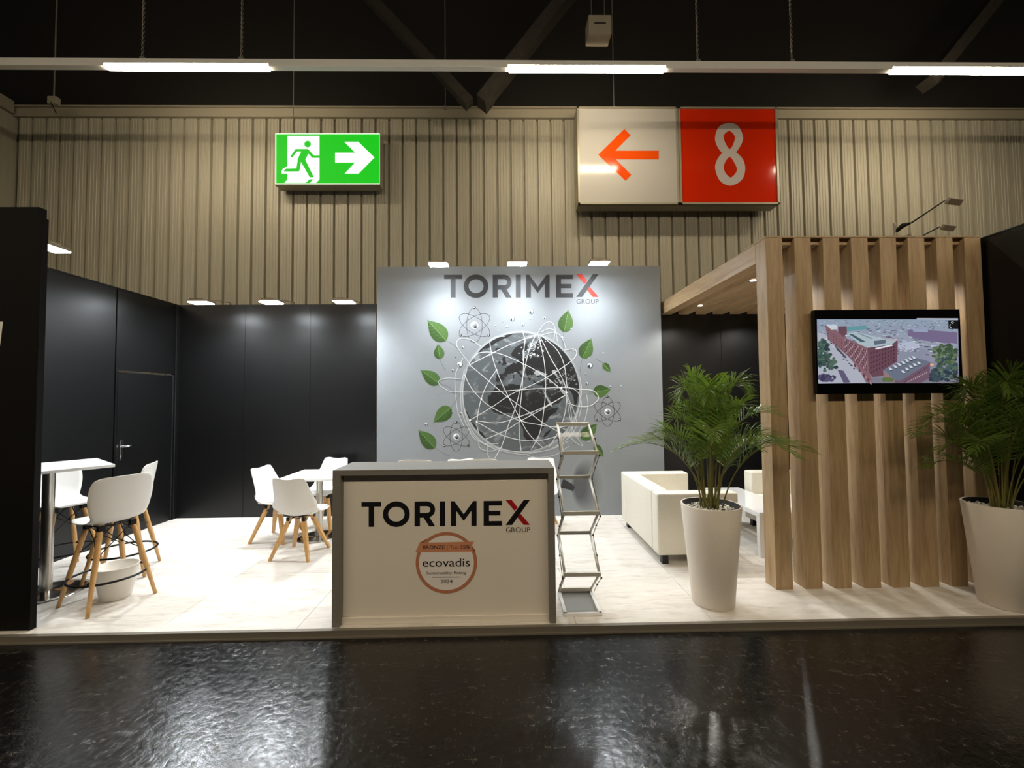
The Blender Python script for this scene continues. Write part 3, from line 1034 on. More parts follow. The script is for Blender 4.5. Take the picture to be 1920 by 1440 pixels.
leaf((1440, 1078), (1338, 1178), 82, [(1338, 1178), (1320, 1200), (1280, 1212)])
leaf((1482, 1294), (1420, 1212), 48, None)
fl = Flat(m5, MY)
for x, y, r_ in [(893, 405, 16), (1015, 358, 18), (862, 455, 10), (963, 442, 10), (1103, 398, 10), (1013, 404, 6), (835, 421, 6), (785, 448, 5), (790, 385, 3), (920, 343, 3), (803, 476, 4), (1028, 460, 3), (578, 587, 9), (530, 652, 5), (557, 698, 20), (512, 734, 9), (470, 695, 4), (565, 1010, 9), (340, 1080, 11), (390, 907, 4), (440, 877, 3), (1215, 525, 10), (1285, 607, 6), (1393, 705, 19), (1365, 760, 6), (1375, 820, 10), (1478, 624, 6), (1593, 837, 7), (1525, 840, 8), (1385, 1195, 8), (690, 1217, 5), (1333, 705, 4), (1385, 657, 5), (1355, 1040, 3), (645, 1165, 3), (1272, 468, 6), (510, 1003, 5)]:
    fl.ellipse(x, y, r_, r_, C(92, 98, 102), 3, n=14)
    fl.ellipse(x - r_ * .1, y - r_ * .15, r_ * .8, r_ * .75, C(206, 211, 214), 3.3, n=14)
    fl.ellipse(x - r_ * .3, y + r_ * .2, r_ * .35, r_ * .5, C(50, 53, 57), 3.5, n=10)
fl.build('droplet_drawings', 'print', mw, org)

# ------------------------------------------------------------------ arm floodlights
def floodlight(x, y, z, wall_y, wall_top, label, group, lit=True, wall_x=None, rz=0.0, power=None):
    t = thing('arm_floodlight', label, 'light', (x, y, z), rz, group)
    hw, hd = 0.128, 0.08
    hd_ = MB().box(-hw, hw, -hd, hd, 0.004, 0.035, ch=0.008)
    for k in range(5):
        hd_.box(-hw + 0.03 + k * 0.032, -hw + 0.036 + k * 0.032, -hd + 0.01, hd - 0.01, 0.03, 0.052)
    h = hd_.build('lamp_head', 'lamp_housing', t)
    gl = MB().box(-hw + 0.008, hw - 0.008, -hd + 0.008, hd - 0.008, -0.004, 0.004).build('lamp_glass', 'flood_glass' if lit else 'flood_off', t)
    dy = wall_y - y
    dz = wall_top - z
    arm = MB().path([(0, hd - 0.01, 0.022), (0, dy * 0.5, 0.05 + dz * .5), (0, dy + 0.0, max(dz, 0.0) + 0.03), ], 0.006, 8)
    arm.box(-0.01, 0.01, dy - 0.005, dy + 0.035, dz, dz + 0.04)
    arm.build('arm', 'lamp_housing', t)
    if lit:
        ld = bpy.data.lights.new('flood', 'SPOT')
        ld.energy = power or FLOOD_W
        ld.color = FLOOD_COL
        ld.spot_size = math.radians(152)
        ld.spot_blend = 1.0
        ld.shadow_soft_size = 0.06
        lo = bpy.data.objects.new('flood', ld)
        COL.objects.link(lo)
        lo.location = (0, 0, -0.03)
        lo.rotation_euler = (math.radians(-4), 0, 0)
        lo.parent = t
    return t
G1 = 'floodlights above the black left back wall'
floodlight(-3.92, 5.42, 2.90, YB, WH, 'lit arm floodlight above the black back wall, nearest the left corner', G1)
floodlight(-3.02, 5.42, 2.90, YB, WH, 'lit arm floodlight above the black back wall, middle of the three', G1)
floodlight(-2.08, 5.42, 2.90, YB, WH, 'lit arm floodlight above the black back wall, beside the grey mural wall', G1)
G2 = 'floodlights above the mural wall'
floodlight(-0.84, 5.33, 3.36, MY, PZ, 'lit arm floodlight above the mural wall, left end over the letter T', G2, power=FLOOD_W * 0.75)
floodlight(0.175, 5.33, 3.365, MY, PZ, 'lit arm floodlight above the mural wall, over its middle', G2, power=FLOOD_W * 0.75)
floodlight(1.24, 5.33, 3.37, MY, PZ, 'lit arm floodlight above the mural wall, right end over the X', G2, power=FLOOD_W * 0.75)
# on the left wall (arm reaches in from x = XL)
t = floodlight(-4.18, 3.86, 3.05, 3.86 + 0.44, WH, 'lit arm floodlight over the left black wall, its tip peeking past the near wall', 'floodlights above the left wall', rz=PI / 2, power=FLOOD_W * 0.8)

PW, SP = 0.1465, 0.2508
B = lambda i: 2.269 + i * SP + PW / 2
# unlit floodlights aimed to the right above the pergola
def side_lamp(base, head, label, post=True):
    bx, by, bz = base
    t = thing('side_floodlight', label, 'light', base, 0, 'unlit floodlights over the pergola')
    h = Vector(head) - Vector(base)
    mb = MB().path([(0.02, -0.01, 0.11), tuple(h * 0.3 + Vector((0.01, 0, 0.05))), tuple(h + Vector((-0.02, 0, 0)))], [0.008, 0.007, 0.006], 8)
    mb.path([(0.0, 0, 0.07), (0.05, -0.02, 0.12), tuple(h * 0.28 + Vector((0.01, 0, 0.055)))], [0.016, 0.022, 0.009], 8)
    mb.build('arm', 'black_metal', t)
    if post:
        MB().box(-0.012, 0.0, -0.01, 0.01, 0, 0.15).box(0.005, 0.03, -0.012, 0.012, 0, 0.08).tube((0.02, 0, 0.02), (0.12, 0, 0.04), 0.006).tube((0.115, 0, 0.038), (0.135, 0, 0.042), 0.014).build('clamp', 'lamp_housing', t)
    q = Matrix.Translation(h) @ Matrix.Rotation(0.12, 4, 'Y') @ Matrix.Rotation(-0.9, 4, 'X')
    MB().box(-0.01, 0.105, -0.025, 0.025, -0.03, 0.0, mtx=q, ch=0.004).build('lamp_head', 'flood_off', t)
    return t
side_lamp((at(1679, 442, 3.62)[0], 3.62, 3.015), (at(1776, 376, 3.4)[0], 3.4, at(1776, 376, 3.4)[1]), 'unlit floodlight on a long thin arm above the pergola, the higher one')
side_lamp((B(6), 3.9, 2.999), (at(1766, 425, 3.8)[0], 3.8, at(1766, 425, 3.8)[1]), 'unlit floodlight on a short arm, the farther and lower one above the pergola', False)

# ================================================================== PERGOLA
pg = thing('pergola', 'oak slatted pergola with thick upright posts and roof beams over the lounge', 'pergola', (2.269, 3.5245, 0))
PW, SP = 0.1465, 0.2508
me = MB().box(0, PW, 0, PW, 0, 2.998, ch=0.0025).mesh('slat')
bme = MB().box(0, PW, PW + 0.001, YB - 3.5245 - 0.015, 2.82, 2.998, ch=0.0025).mesh('roof_beam')
for i in range(8):
    o = link('slat', me, 'oak', pg); o.location.x = i * SP
    o = link('roof_beam', bme, 'oak_beam', pg); o.location.x = i * SP
box('roof_board', -0.0, 7 * SP + PW, 0.0, 0.32, 3.0, 3.014, 'oak_beam', pg)
sme = MB().box(PW + 0.001, SP - 0.001, 0.04, PW - 0.02, 2.95, 2.998).mesh('spacer_block')
for i in range(7):      # short spacers between the posts at the top
    o = link('spacer_block', sme, 'oak_beam', pg); o.location.x = i * SP

def downlight(x, y, label):
    t = thing('downlight', label, 'light', (x, y, 2.818), 0, 'downlights in the pergola beams')
    MB().lathe([(0.0, -0.002), (0.03, -0.002)], 24).build('lens', 'down_glass', t)
    MB().lathe([(0.03, -0.003), (0.042, -0.003), (0.043, 0.0)], 24).build('ring', 'chrome', t)
    ld = bpy.data.lights.new('down', 'SPOT')
    ld.energy = DOWN_W; ld.color = (1, 0.96, 0.88)
    ld.spot_size = math.radians(150); ld.spot_blend = 0.5; ld.shadow_soft_size = 0.025
    lo = bpy.data.objects.new('down', ld); COL.objects.link(lo); lo.location = (0, 0, -0.02); lo.parent = t
downlight(2.562, 5.36, 'lit round downlight in a pergola beam, rear one near the mural wall')
downlight(2.562, 4.20, 'lit round downlight in a pergola beam, front one beside the corner post')
downlight(B(5), 5.36, 'round downlight hidden behind the slats, rear right of the pergola roof')
downlight(B(5), 4.06, 'round downlight hidden behind the slats, front right of the pergola roof')

# ------------------------------------------------------------------ television
TY = 3.455
t = thing('television', 'black wall television showing an aerial view of a brick building', 'television', (0, TY, 0))
c6 = lambda u, v: at(1510 + u / 6.194, 570 + v / 6.194, TY)
tx0, tz1 = at(1527, 581, TY); tx1, tz0 = at(1801, 737, TY); tx1 += 0.028
MB().box(tx0, tx1, 0.0, 0.045, tz0, tz1, ch=0.004).build('tv_body', 'tv', t)
MB().box(tx0 + 0.3, tx1 - 0.3, 0.045, 0.068, tz0 + 0.15, tz1 - 0.15).build('wall_bracket', 'black_metal', t)
fl = Flat(c6, TY - 0.001, 0.00025)
rs = random.Random(11)
X0, X1 = 133, 1770
def lerp(a, b_, t_): return tuple(p + (q - p) * t_ for p, q in zip(a, b_))
for k in range(12):
    ya, yb = 178 + k * 62, 178 + (k + 1) * 62
    c = lerp(C(142, 158, 178), C(152, 155, 174), min(1, k / 5)) if k < 5 else lerp(C(146, 150, 172), C(120, 116, 130), (k - 5) / 7)
    fl.poly([(X0 + k * 1.2, ya), (X1 + k * 1.2, ya), (X1 + k * 1.2 + 1, min(yb, 918)), (X0 + k * 1.2 + 1, min(yb, 922))], c, 0)
pal = [C(92, 108, 132), C(170, 184, 200), C(110, 92, 118), C(138, 126, 150), C(70, 92, 110), C(196, 204, 216), C(86, 104, 100)]
for i in range(520):
    v = 185 + (rs.random() ** 1.5) * 400
    s = 8 + (v - 180) * 0.07
    u = rs.uniform(X0 + 10, X1 - 60)
    dx, dy = s * rs.uniform(0.8, 2.6), s * rs.uniform(0.25, 0.6)
    fl.poly([(u, v), (u + dx, v + dy * 0.3), (u + dx * 0.9, v + dy * 1.2), (u - dx * 0.1, v + dy)], rs.choice(pal), 1 + (i % 3) * 0.3)
fl.poly([(480, 265), (700, 250), (720, 290), (480, 320)], C(96, 150, 158), 2.2)
fl.poly([(1190, 300), (1260, 290), (1760, 330), (1765, 460), (1560, 450), (1340, 420), (1190, 370)], C(116, 104, 138), 2.2)
fl.poly([(1240, 285), (1420, 290), (1420, 330), (1250, 320)], C(150, 160, 188), 2.4)
fl.poly([(1070, 460), (1240, 430), (1340, 500), (1220, 575), (1080, 510)], C(178, 184, 204), 2.3)
fl.poly([(1080, 560), (1320, 510), (1440, 550), (1300, 640), (1090, 640)], C(136, 142, 160), 2.3)
for i in range(30):
    u, v = rs.uniform(1090, 1300), rs.uniform(450, 550)
    fl.poly([(u, v), (u + 20, v + 4), (u + 18, v + 10), (u - 2, v + 7)], rs.choice([C(90, 92, 110), C(214, 218, 226)]), 2.5)
ROAD = C(172, 176, 190)
fl.poly([(136, 335), (215, 345), (300, 430), (460, 580), (600, 720), (705, 918), (150, 925)], ROAD, 2.5)
fl.poly([(330, 480), (345, 478), (480, 620), (460, 632)], C(84, 80, 96), 2.7)
for i in range(16):
    k = i / 16
    u, v = 235 + k * 330 + rs.uniform(-20, 20), 385 + k * 380 + rs.uniform(-15, 15)
    fl.poly([(u, v), (u + 22, v + 10), (u + 20, v + 20), (u - 4, v + 10)], rs.choice([C(40, 44, 60), C(60, 60, 74), C(200, 204, 214)]), 2.8)
def blob(cx, cy, rx, ry, cols, n, lay, clip=(133, 918)):
    for i in range(n):
        a_, r_ = rs.uniform(0, 2 * PI), rs.random() ** 0.5
        x, y = cx + rx * r_ * math.cos(a_), cy + ry * r_ * math.sin(a_)
        s = rs.uniform(12, 34)
        x = min(max(x, X0 + s + 8), X1 - s); y = min(max(y, 190 + s), 912 - s)
        fl.ellipse(x, y, s, s * 0.8, rs.choice(cols), lay + (i % 4) * 0.15, n=7)
TG = [C(52, 78, 74), C(66, 92, 84), C(40, 60, 64), C(78, 104, 90)]
blob(210, 600, 80, 190, TG, 90, 3)
blob(300, 690, 70, 70, TG + [C(108, 104, 104)], 30, 3)
blob(240, 860, 110, 45, [C(66, 62, 92), C(80, 76, 108), C(56, 54, 80)], 40, 3)
fl.poly([(370, 760), (440, 775), (520, 912), (440, 916)], C(92, 88, 118), 2.9)
BR1, BR2, BR3 = C(132, 96, 106), C(104, 70, 84), C(160, 124, 128)
fl.poly([(225, 245), (330, 290), (470, 380), (470, 590), (370, 500), (262, 415)], BR1, 3.5)
fl.poly([(375, 262), (478, 258), (480, 345), (440, 385), (380, 330)], BR2, 3.6)
fl.poly([(235, 240), (360, 240), (372, 290), (300, 300)], C(196, 206, 214), 3.7)
fl.poly([(440, 385), (730, 515), (735, 600), (745, 790), (770, 918), (700, 905), (600, 730), (465, 575)], BR1, 3.8)
fl.poly([(720, 512), (1070, 420), (1062, 670), (900, 770), (905, 830), (780, 850), (735, 790)], BR2, 3.9)
fl.poly([(480, 345), (580, 322), (920, 408), (1070, 415), (1000, 470), (800, 500), (700, 500), (620, 465)], C(168, 184, 194), 4.1)
fl.poly([(500, 350), (540, 348), (700, 440), (640, 442)], C(66, 92, 98), 4.3)
fl.poly([(600, 340), (620, 338), (780, 400), (760, 408)], C(120, 140, 152), 4.3)
fl.poly([(790, 430), (930, 415), (930, 455), (800, 478)], C(92, 104, 120), 4.3)
fl.poly([(810, 512), (1005, 470), (1010, 486), (812, 530)], C(226, 228, 236), 4.4)
fl.poly([(940, 405), (1070, 400), (1075, 425), (950, 428)], C(180, 170, 180), 4.4)
for r_ in range(6):     # windows, long face
    for k in range(16):
        t_ = k / 16
        u = 455 + t_ * 265; top = 402 + t_ * 130; bot = 560 + t_ * 240
        v = top + (bot - top) * (r_ + 0.3) / 6
        fl.poly([(u, v), (u + 9, v + 5), (u + 9, v + 19 + t_ * 8), (u, v + 14 + t_ * 8)], C(62, 44, 62) if (k + r_) % 3 else C(186, 160, 166), 4.5)
for r_ in range(4):
    for k in range(6):
        u = 262 + k * 30; v = 300 + k * 22 + r_ * 32
        fl.poly([(u, v), (u + 8, v + 5), (u + 8, v + 18), (u, v + 14)], C(70, 48, 64), 4.5)
for r_ in range(5):
    for k in range(9):
        t_ = k / 9
        u = 752 + t_ * 300; top = 545 - t_ * 75; bot = 830 - t_ * 170
        v = top + (bot - top) * (r_ + 0.25) / 5
        fl.poly([(u, v), (u + 14, v - 3), (u + 14, v + 22), (u, v + 26)], C(74, 42, 60), 4.5)
for k in range(8):
    u, v = 560 + k * 26, 690 + k * 28
    fl.poly([(u, v), (u + 20, v + 10), (u + 26, v + 50), (u + 4, v + 40)], BR3 if k % 2 else C(96, 60, 76), 4.6)
fl.poly([(905, 765), (1240, 612), (1445, 672), (1100, 890), (1035, 880)], C(104, 112, 130), 4.7)
fl.poly([(905, 775), (1035, 885), (1030, 916), (910, 870)], C(150, 118, 118), 4.7)
fl.poly([(1035, 882), (1100, 890), (1445, 675), (1440, 860), (1340, 916), (1035, 916)], C(112, 86, 104), 4.6)
for i, (u, v) in enumerate([(960, 748), (1015, 722), (1062, 698), (1108, 675), (1150, 652), (1192, 634), (1232, 618), (1108, 782), (1152, 750), (1196, 724), (1242, 700), (1290, 682)]):
    fl.poly([(u, v - 12), (u + 30, v - 8), (u + 52, v + 18), (u + 20, v + 20)], C(206, 212, 222), 5.0)
    fl.poly([(u + 20, v + 20), (u + 52, v + 18), (u + 50, v + 28), (u + 24, v + 30)], C(48, 52, 70), 5.0)
for k in range(14):
    t_ = k / 14
    for r_ in range(2):
        u = 1120 + t_ * 300; v = 895 - t_ * 190 + 18 + r_ * 42 * (0.4 + t_)
        if v < 900:
            fl.poly([(u, v), (u + 10, v - 6), (u + 10, v + 10), (u, v + 15)], C(190, 176, 184) if r_ else C(60, 44, 66), 5.0)
TG2 = [C(74, 98, 66), C(92, 112, 84), C(58, 80, 62), C(110, 126, 104)]
blob(1620, 580, 150, 110, TG2, 110, 5)
blob(1640, 740, 140, 150, [C(54, 74, 78), C(70, 92, 94), C(44, 60, 72), C(84, 104, 84)], 130, 5)
blob(1500, 840, 60, 70, [C(46, 60, 74), C(60, 76, 86)], 36, 5)
blob(960, 895, 50, 14, [C(92, 112, 70)], 10, 5)
fl.ellipse(1465, 705, 22, 12, C(255, 170, 120), 6, n=12)
fl.poly([(1655, 190), (1770, 190), (1772, 292), (1657, 290)], C(10, 12, 18), 6)
fl.line(catmull([(1680, 235), (1672, 262), (1688, 275), (1700, 262), (1712, 268)], 5), 6, C(214, 218, 224), 6.3)
fl.line([(1690, 272), (1712, 240), (1704, 228)], 6, C(214, 218, 224), 6.3)
fl.ellipse(1703, 216, 14, 10, C(214, 218, 224), 6.3, n=16, ring=5)
fl.poly([(1290, 166), (1768, 168), (1768, 182), (1290, 178)], C(206, 212, 222), 6.3)
fl.build('screen_picture', 'screen', t, (0, TY, 0))

# ================================================================== COUNTER
CX, CY, CW, CH, CD = -1.254, 3.0625, 1.611, 1.118, 0.40
t = thing('reception_counter', 'grey-framed reception counter with cream front carrying name and rating badge', 'counter', (CX, CY, 0))
box('side_panel', 0, 0.058, 0, CD, 0.001, CH - 0.0405, 'counter_grey', t, ch=0.0015)
box('side_panel', CW - 0.045, CW, 0, CD, 0.001, CH - 0.0405, 'counter_grey', t, ch=0.0015)
box('countertop', 0, CW, 0, CD, CH - 0.04, CH, 'counter_grey', t, ch=0.0015)
box('front_panel', 0.059, CW - 0.046, 0.05, 0.07, 0.05, CH - 0.041, 'counter_white', t, ch=0.001)
box('plinth', 0.059, CW - 0.046, 0.035, 0.06, 0.001, 0.048, 'counter_white', t, ch=0.001)
box('shelf', 0.059, CW - 0.046, 0.075, CD - 0.02, 0.55, 0.57, 'counter_white', t)
FY = CY + 0.05
c3 = lambda u, v: at(600 + u / 3.4286, 840 + v / 3.4286, FY)
c3r = lambda u, v: at(600 + u / 3.4286, 840 + (v - (u - 267) * 0.009) / 3.4286, FY)
oc = (CX, CY, 0)
fl = Flat(c3r, FY)
logo(fl, 267, 347, 1.0, C(12, 13, 20), C(168, 12, 24), 1, C(24, 24, 28))
o = fl.build('wordmark', 'print', t, oc); o['label'] = 'black TORIMEX GROUP lettering with red stroke in the X'
fl = Flat(c3r, FY)
fl.ellipse(813, 742, 188, 188, C(240, 234, 230), 1, n=64)
BZ = C(190, 124, 92)
fl.ellipse(813, 742, 187, 187, BZ, 2, n=64, ring=21)
fl.poly([(640, 612), (990, 607), (972, 640), (984, 672), (614, 672)], C(208, 142, 106), 3)
fl.poly([(640, 612), (690, 585), (668, 612)], C(150, 92, 66), 2.6)
fl.poly([(978, 640), (1003, 668), (984, 674)], C(150, 92, 66), 2.6)
INK = C(34, 28, 40)
fl.text('BRONZE', 732, 641, 22, 140, INK, 4, 0.012)
fl.text('|', 818, 641, 26, 3, INK, 4)
fl.text('Top', 861, 641, 22, 54, INK, 4)
fl.text('35%', 933, 641, 22, 64, INK, 4, 0.012)
fl.text('ecovadis', 812, 739, 54, 304, C(20, 16, 24), 4, 0.004)
fl.text('Sustainability Rating', 812, 806, 17, 256, INK, 4)
fl.poly([(724, 832), (900, 832), (900, 835), (724, 835)], C(96, 60, 52), 4)
fl.text('2024', 814, 861, 23, 76, C(84, 74, 78), 4)
o = fl.build('rating_badge', 'print', t, oc); o['label'] = 'round bronze ecovadis rating badge with ribbon'

# ================================================================== SHELL CHAIRS
def shell_mesh(name, rows, wave=0.0, thick=0.008, bend=2.0, corner=0.0):
    """rows: (y, z, halfwidth, side_rise, side_forward) from seat front to the top of the back"""
    R_ = catmull(rows, 5)
    nu = 17
    vs, fs = [], []
    nr = len(R_)
    for i, (y, z, hw, rise, fwd) in enumerate(R_):
        k = i / (nr - 1)
        for j in range(nu):
            u = -1 + 2 * j / (nu - 1)
            au = abs(u) ** bend
            top = 0.0
            if k > 0.72:
                q = (k - 0.72) / 0.28
                top = q * q * wave * (math.cos(u * PI * 1.0) * -0.5 + 0.5) * (1 if abs(u) < 0.85 else 0.7)
            if corner and k > 0.55:
                top -= ((k - 0.55) / 0.45) ** 2 * corner * abs(u) ** 5
            if corner and k < 0.12:
                top += 0
            vs.append((u * hw, y + fwd * au, z + rise * au + top))
    for i in range(nr - 1):
        for j in range(nu - 1):
            a = i * nu + j
            fs.append((a, a + 1, a + nu + 1, a + nu))
    bm = bmesh.new()
    V_ = [bm.verts.new(v) for v in vs]
    for f in fs:
        bm.faces.new([V_[i] for i in f])
    bm.normal_update()
    bmesh.ops.solidify(bm, geom=bm.faces[:], thickness=thick)
    for f in bm.faces:
        f.smooth = True
    me = bpy.data.meshes.new(name)
    bm.to_mesh(me)
    bm.free()
    return me

chair_rows = [(0.225, 0.425, 0.16, 0.0, 0.0), (0.215, 0.452, 0.20, 0.0, 0.0), (0.12, 0.448, 0.232, 0.006, 0), (0.0, 0.432, 0.245, 0.03, 0), (-0.10, 0.428, 0.248, 0.07, 0.01),
              (-0.165, 0.455, 0.245, 0.09, 0.05), (-0.195, 0.53, 0.238, 0.05, 0.085), (-0.215, 0.62, 0.222, 0.01, 0.085), (-0.235, 0.72, 0.198, 0.0, 0.06), (-0.25, 0.80, 0.178, 0.0, 0.035), (-0.256, 0.828, 0.165, -0.006, 0.025)]
stool_rows = [(0.205, 0.655, 0.10, 0.0, 0.0), (0.20, 0.672, 0.15, 0.0, 0.0), (0.12, 0.668, 0.190, 0.0, 0), (0.02, 0.655, 0.198, 0.010, 0), (-0.08, 0.650, 0.190, 0.025, 0.0),
              (-0.145, 0.672, 0.182, 0.035, 0.015), (-0.178, 0.75, 0.195, 0.0, 0.035), (-0.195, 0.85, 0.212, 0.0, 0.04), (-0.208, 0.94, 0.211, 0.0, 0.035), (-0.215, 0.985, 0.202, 0.0, 0.03), (-0.219, 1.012, 0.186, 0.0, 0.025), (-0.221, 1.028, 0.160, 0.0, 0.02), (-0.222, 1.034, 0.12, 0.0, 0.012)]
CH_SHELL = shell_mesh('shell', chair_rows, wave=0.022)
ST_SHELL = shell_mesh('shell', stool_rows, bend=2.4)

def make_chair(label, group):
    t = thing('dining_chair', label, 'chair', (0, 0, 0), 0, group)
    link('shell', CH_SHELL, 'shell', t)
    cu = MB().box(-0.195, 0.195, -0.12, 0.2, 0.445, 0.482, ch=0.016)
    cu.build('seat_cushion', 'cushion', t)
    fr = MB().box(-0.06, 0.06, -0.06, 0.06, 0.40, 0.425)
    for sx in (-1, 1):
        for sy in (-1, 1):
            fr.path([(sx * 0.02, sy * 0.02, 0.41), (sx * 0.09, sy * 0.09, 0.395)], 0.014, 6)
            fr.box(sx * 0.085 - 0.016, sx * 0.085 + 0.016, sy * 0.085 - 0.016, sy * 0.085 + 0.016, 0.345, 0.41)
    fr.build('seat_bracket', 'black_metal', t)
    for sx in (-1, 1):
        for sy in (-1, 1):
            a, b_ = Vector((sx * 0.07, sy * 0.07, 0.41)), Vector((sx * 0.205, sy * 0.205, 0.0))
            mb = MB()
            vs = []
            for p, r_ in ((a, 0.018), (a.lerp(b_, 0.35), 0.020), (b_, 0.0135)):
                vs += [(p.x - r_, p.y - r_, p.z), (p.x + r_, p.y - r_, p.z), (p.x + r_, p.y + r_, p.z), (p.x - r_, p.y + r_, p.z)]
            fs = [(3, 2, 1, 0), (8, 9, 10, 11)]
            for i in range(2):
                for k in range(4):
                    j = (k + 1) % 4
                    fs.append((i * 4 + k, i * 4 + j, i * 4 + 4 + j, i * 4 + 4 + k))
            mb.add(vs, fs)
            mb.build('leg', 'leg_wood', t)
    return t

def make_stool(label, group):
    t = thing('bar_stool', label, 'stool', (0, 0, 0), 0, group)
    link('shell', ST_SHELL, 'shell', t)
    tops, feet = [], []
    for k in range(4):
        a = PI / 4 + k * PI / 2
        c_, s_ = math.cos(a), math.sin(a)
        tp, ft = Vector((0.145 * c_, 0.145 * s_, 0.63)), Vector((0.31 * c_, 0.31 * s_, 0.0))
        tops.append(tp); feet.append(ft)
        MB().path([tp, tp.lerp(ft, 0.08), tp.lerp(ft, 0.5), ft], [0.012, 0.018, 0.0195, 0.0125], 12).build('leg', 'leg_wood', t)
    wr_ = MB()
    for k in range(4):
        a, b_ = k, (k + 1) % 4
        pa, pb = tops[a], tops[b_]
        qa, qb = tops[a].lerp(feet[a], 0.36), tops[b_].lerp(feet[b_], 0.36)
        mid = (pa + pb + qa + qb) / 4 * 1.0
        mid.x *= 0.8; mid.y *= 0.8
        for e in (pa, pb, qa, qb):
            wr_.path([e, e.lerp(mid, 0.5), mid], 0.0038, 5)
        wr_.box(tops[a].x - 0.02, tops[a].x + 0.02, tops[a].y - 0.02, tops[a].y + 0.02, 0.60, 0.645)
    wr_.torus((0, 0, 0.638), 0.13, 0.006, 28, 6)
    wr_.build('wire_brace', 'black_metal', t)
    MB().torus((0, 0, 0.215), 0.247, 0.0092, 56, 8).build('foot_ring', 'black_metal', t)
    return t

def put(o, x, y, ang, label=None):
    o.location = (x, y, 0)
    o.rotation_euler = (0, 0, ang - PI / 2)   # local +y is forward
    if label: o['label'] = label
    return o

GS, GH = 'white bar stools with wooden legs', 'white chairs at the low table'
s1 = make_stool('white bar stool nearest the viewer, its back turned, bucket between its legs', GS)
put(s1, -3.275, 3.544, math.atan2(.4, -.92))
put(copy_tree(s1), -3.655, 4.10, math.atan2(-.42, -.91), 'white bar stool facing left, right behind the front stool')
put(copy_tree(s1), -4.26, 4.12, math.atan2(-.35, .94), 'white bar stool partly behind the steel table post at far left')
put(copy_tree(s1), -0.905, 3.92, -PI / 2 - 0.1, 'white bar stool mostly hidden behind the counter, leftmost back showing')
put(copy_tree(s1), -0.235, 3.92, -PI / 2 + 0.06, 'white bar stool behind the middle of the counter, rounded back showing')
c1 = make_chair('white padded chair facing right on the left side of the low white table', GH)
put(c1, -2.70, 5.04, math.atan2(-.12, .99))
put(copy_tree(c1), -2.18, 4.52, math.atan2(.99, .1), 'white padded chair with its back to the viewer, in front of the low table')
put(copy_tree(c1), -2.36, 5.56, math.atan2(-.97, -.2), 'white padded chair facing the viewer beyond the low white table')
ca = put(copy_tree(c1), -0.53, 5.30, math.atan2(-.97, .25), 'white chair top above the counter, left of the middle stool')
cb_ = put(copy_tree(c1), 0.42, 5.30, math.atan2(-.97, -.2), 'white chair top above the right end of the counter')
for q in (ca, cb_): q['group'] = 'white chairs behind the counter'

# tables
def round_base(t, h, R_, rp):
    MB().lathe([(0.0, 0.022), (rp + 0.01, 0.022), (rp + 0.02, 0.018), (R_ * 0.8, 0.012), (R_, 0.006), (R_, 0.0), (0.0, 0.0)], 48).build('table_base', 'steel_base', t)
    MB().lathe([(rp, 0.02), (rp, h)], 32).build('post', 'steel', t)
    MB().box(-0.16, 0.16, -0.02, 0.02, h - 0.006, h).box(-0.02, 0.02, -0.16, 0.16, h - 0.006, h).build('top_bracket', 'black_metal', t)
t = thing('bar_table', 'high white square bar table on a steel post at far left', 'table', (-3.95, 3.70, 0), math.radians(8 + 45))
round_base(t, 1.055, 0.275, 0.04)
MB().box(-0.355, 0.355, -0.355, 0.355, 1.055, 1.08, ch=0.004).build('tabletop', 'tabletop', t)
t = thing('low_table', 'low white square table on a steel pedestal, left of the counter', 'table', (-2.235, 5.08, 0))
round_base(t, 0.72, 0.25, 0.038)
MB().box(-0.34, 0.34, -0.34, 0.34, 0.72, 0.745, ch=0.004).build('tabletop', 'tabletop', t)

# bucket
t = thing('waste_bucket', 'white plastic waste bucket under the nearest bar stool', 'bucket', (-3.265, 3.60, 0))
MB().lathe([(0.0, 0.002), (0.098, 0.002), (0.102, 0.01), (0.145, 0.255), (0.150, 0.262), (0.146, 0.266), (0.138, 0.262), (0.098, 0.014), (0.0, 0.012)], 48).build('bucket_body', 'bucket', t)

# ------------------------------------------------------------------ sofas
def make_sofa(label):
    """back along local x=0, opens to +x; 0.80 deep, 1.27 wide along y"""
    t = thing('sofa', label, 'sofa', (0, 0, 0), 0, 'cream leather sofas of the lounge')
    W, D, H_ = 1.27, 0.80, 0.69
    MB().box(0, 0.17, 0.165, W - 0.165, 0.09, H_, ch=0.02).build('backrest', 'leather', t)
    MB().box(0, D, 0, 0.16, 0.09, H_ - 0.004, ch=0.02).build('armrest', 'leather', t)
    MB().box(0, D, W - 0.16, W, 0.09, H_ - 0.004, ch=0.02).build('armrest', 'leather', t)
    MB().box(0.16, D - 0.01, 0.155, W - 0.155, 0.09, 0.27, ch=0.015).build('seat_base', 'leather', t)
    for k in range(2):
        y0 = 0.165 + k * (W - 0.33) / 2
        MB().box(0.17, D, y0 + 0.003, y0 + (W - 0.33) / 2 - 0.003, 0.272, 0.42, ch=0.035).build('seat_cushion', 'leather_pad', t)
    for x in (0.05, D - 0.11):
        for y in (0.03, W - 0.09):
            MB().box(x, x + 0.06, y, y + 0.06, 0, 0.095).build('foot', 'black_plastic', t)
    return t
sf = make_sofa('cream leather sofa with its back to the left, right of the mural')
sf.location = (1.475, 4.07, 0)
s2 = copy_tree(sf)
s2.rotation_euler = (0, 0, PI)
s2.location = (3.86, 5.34, 0)
s2['label'] = 'cream leather sofa facing left, mostly hidden behind the oak slats'
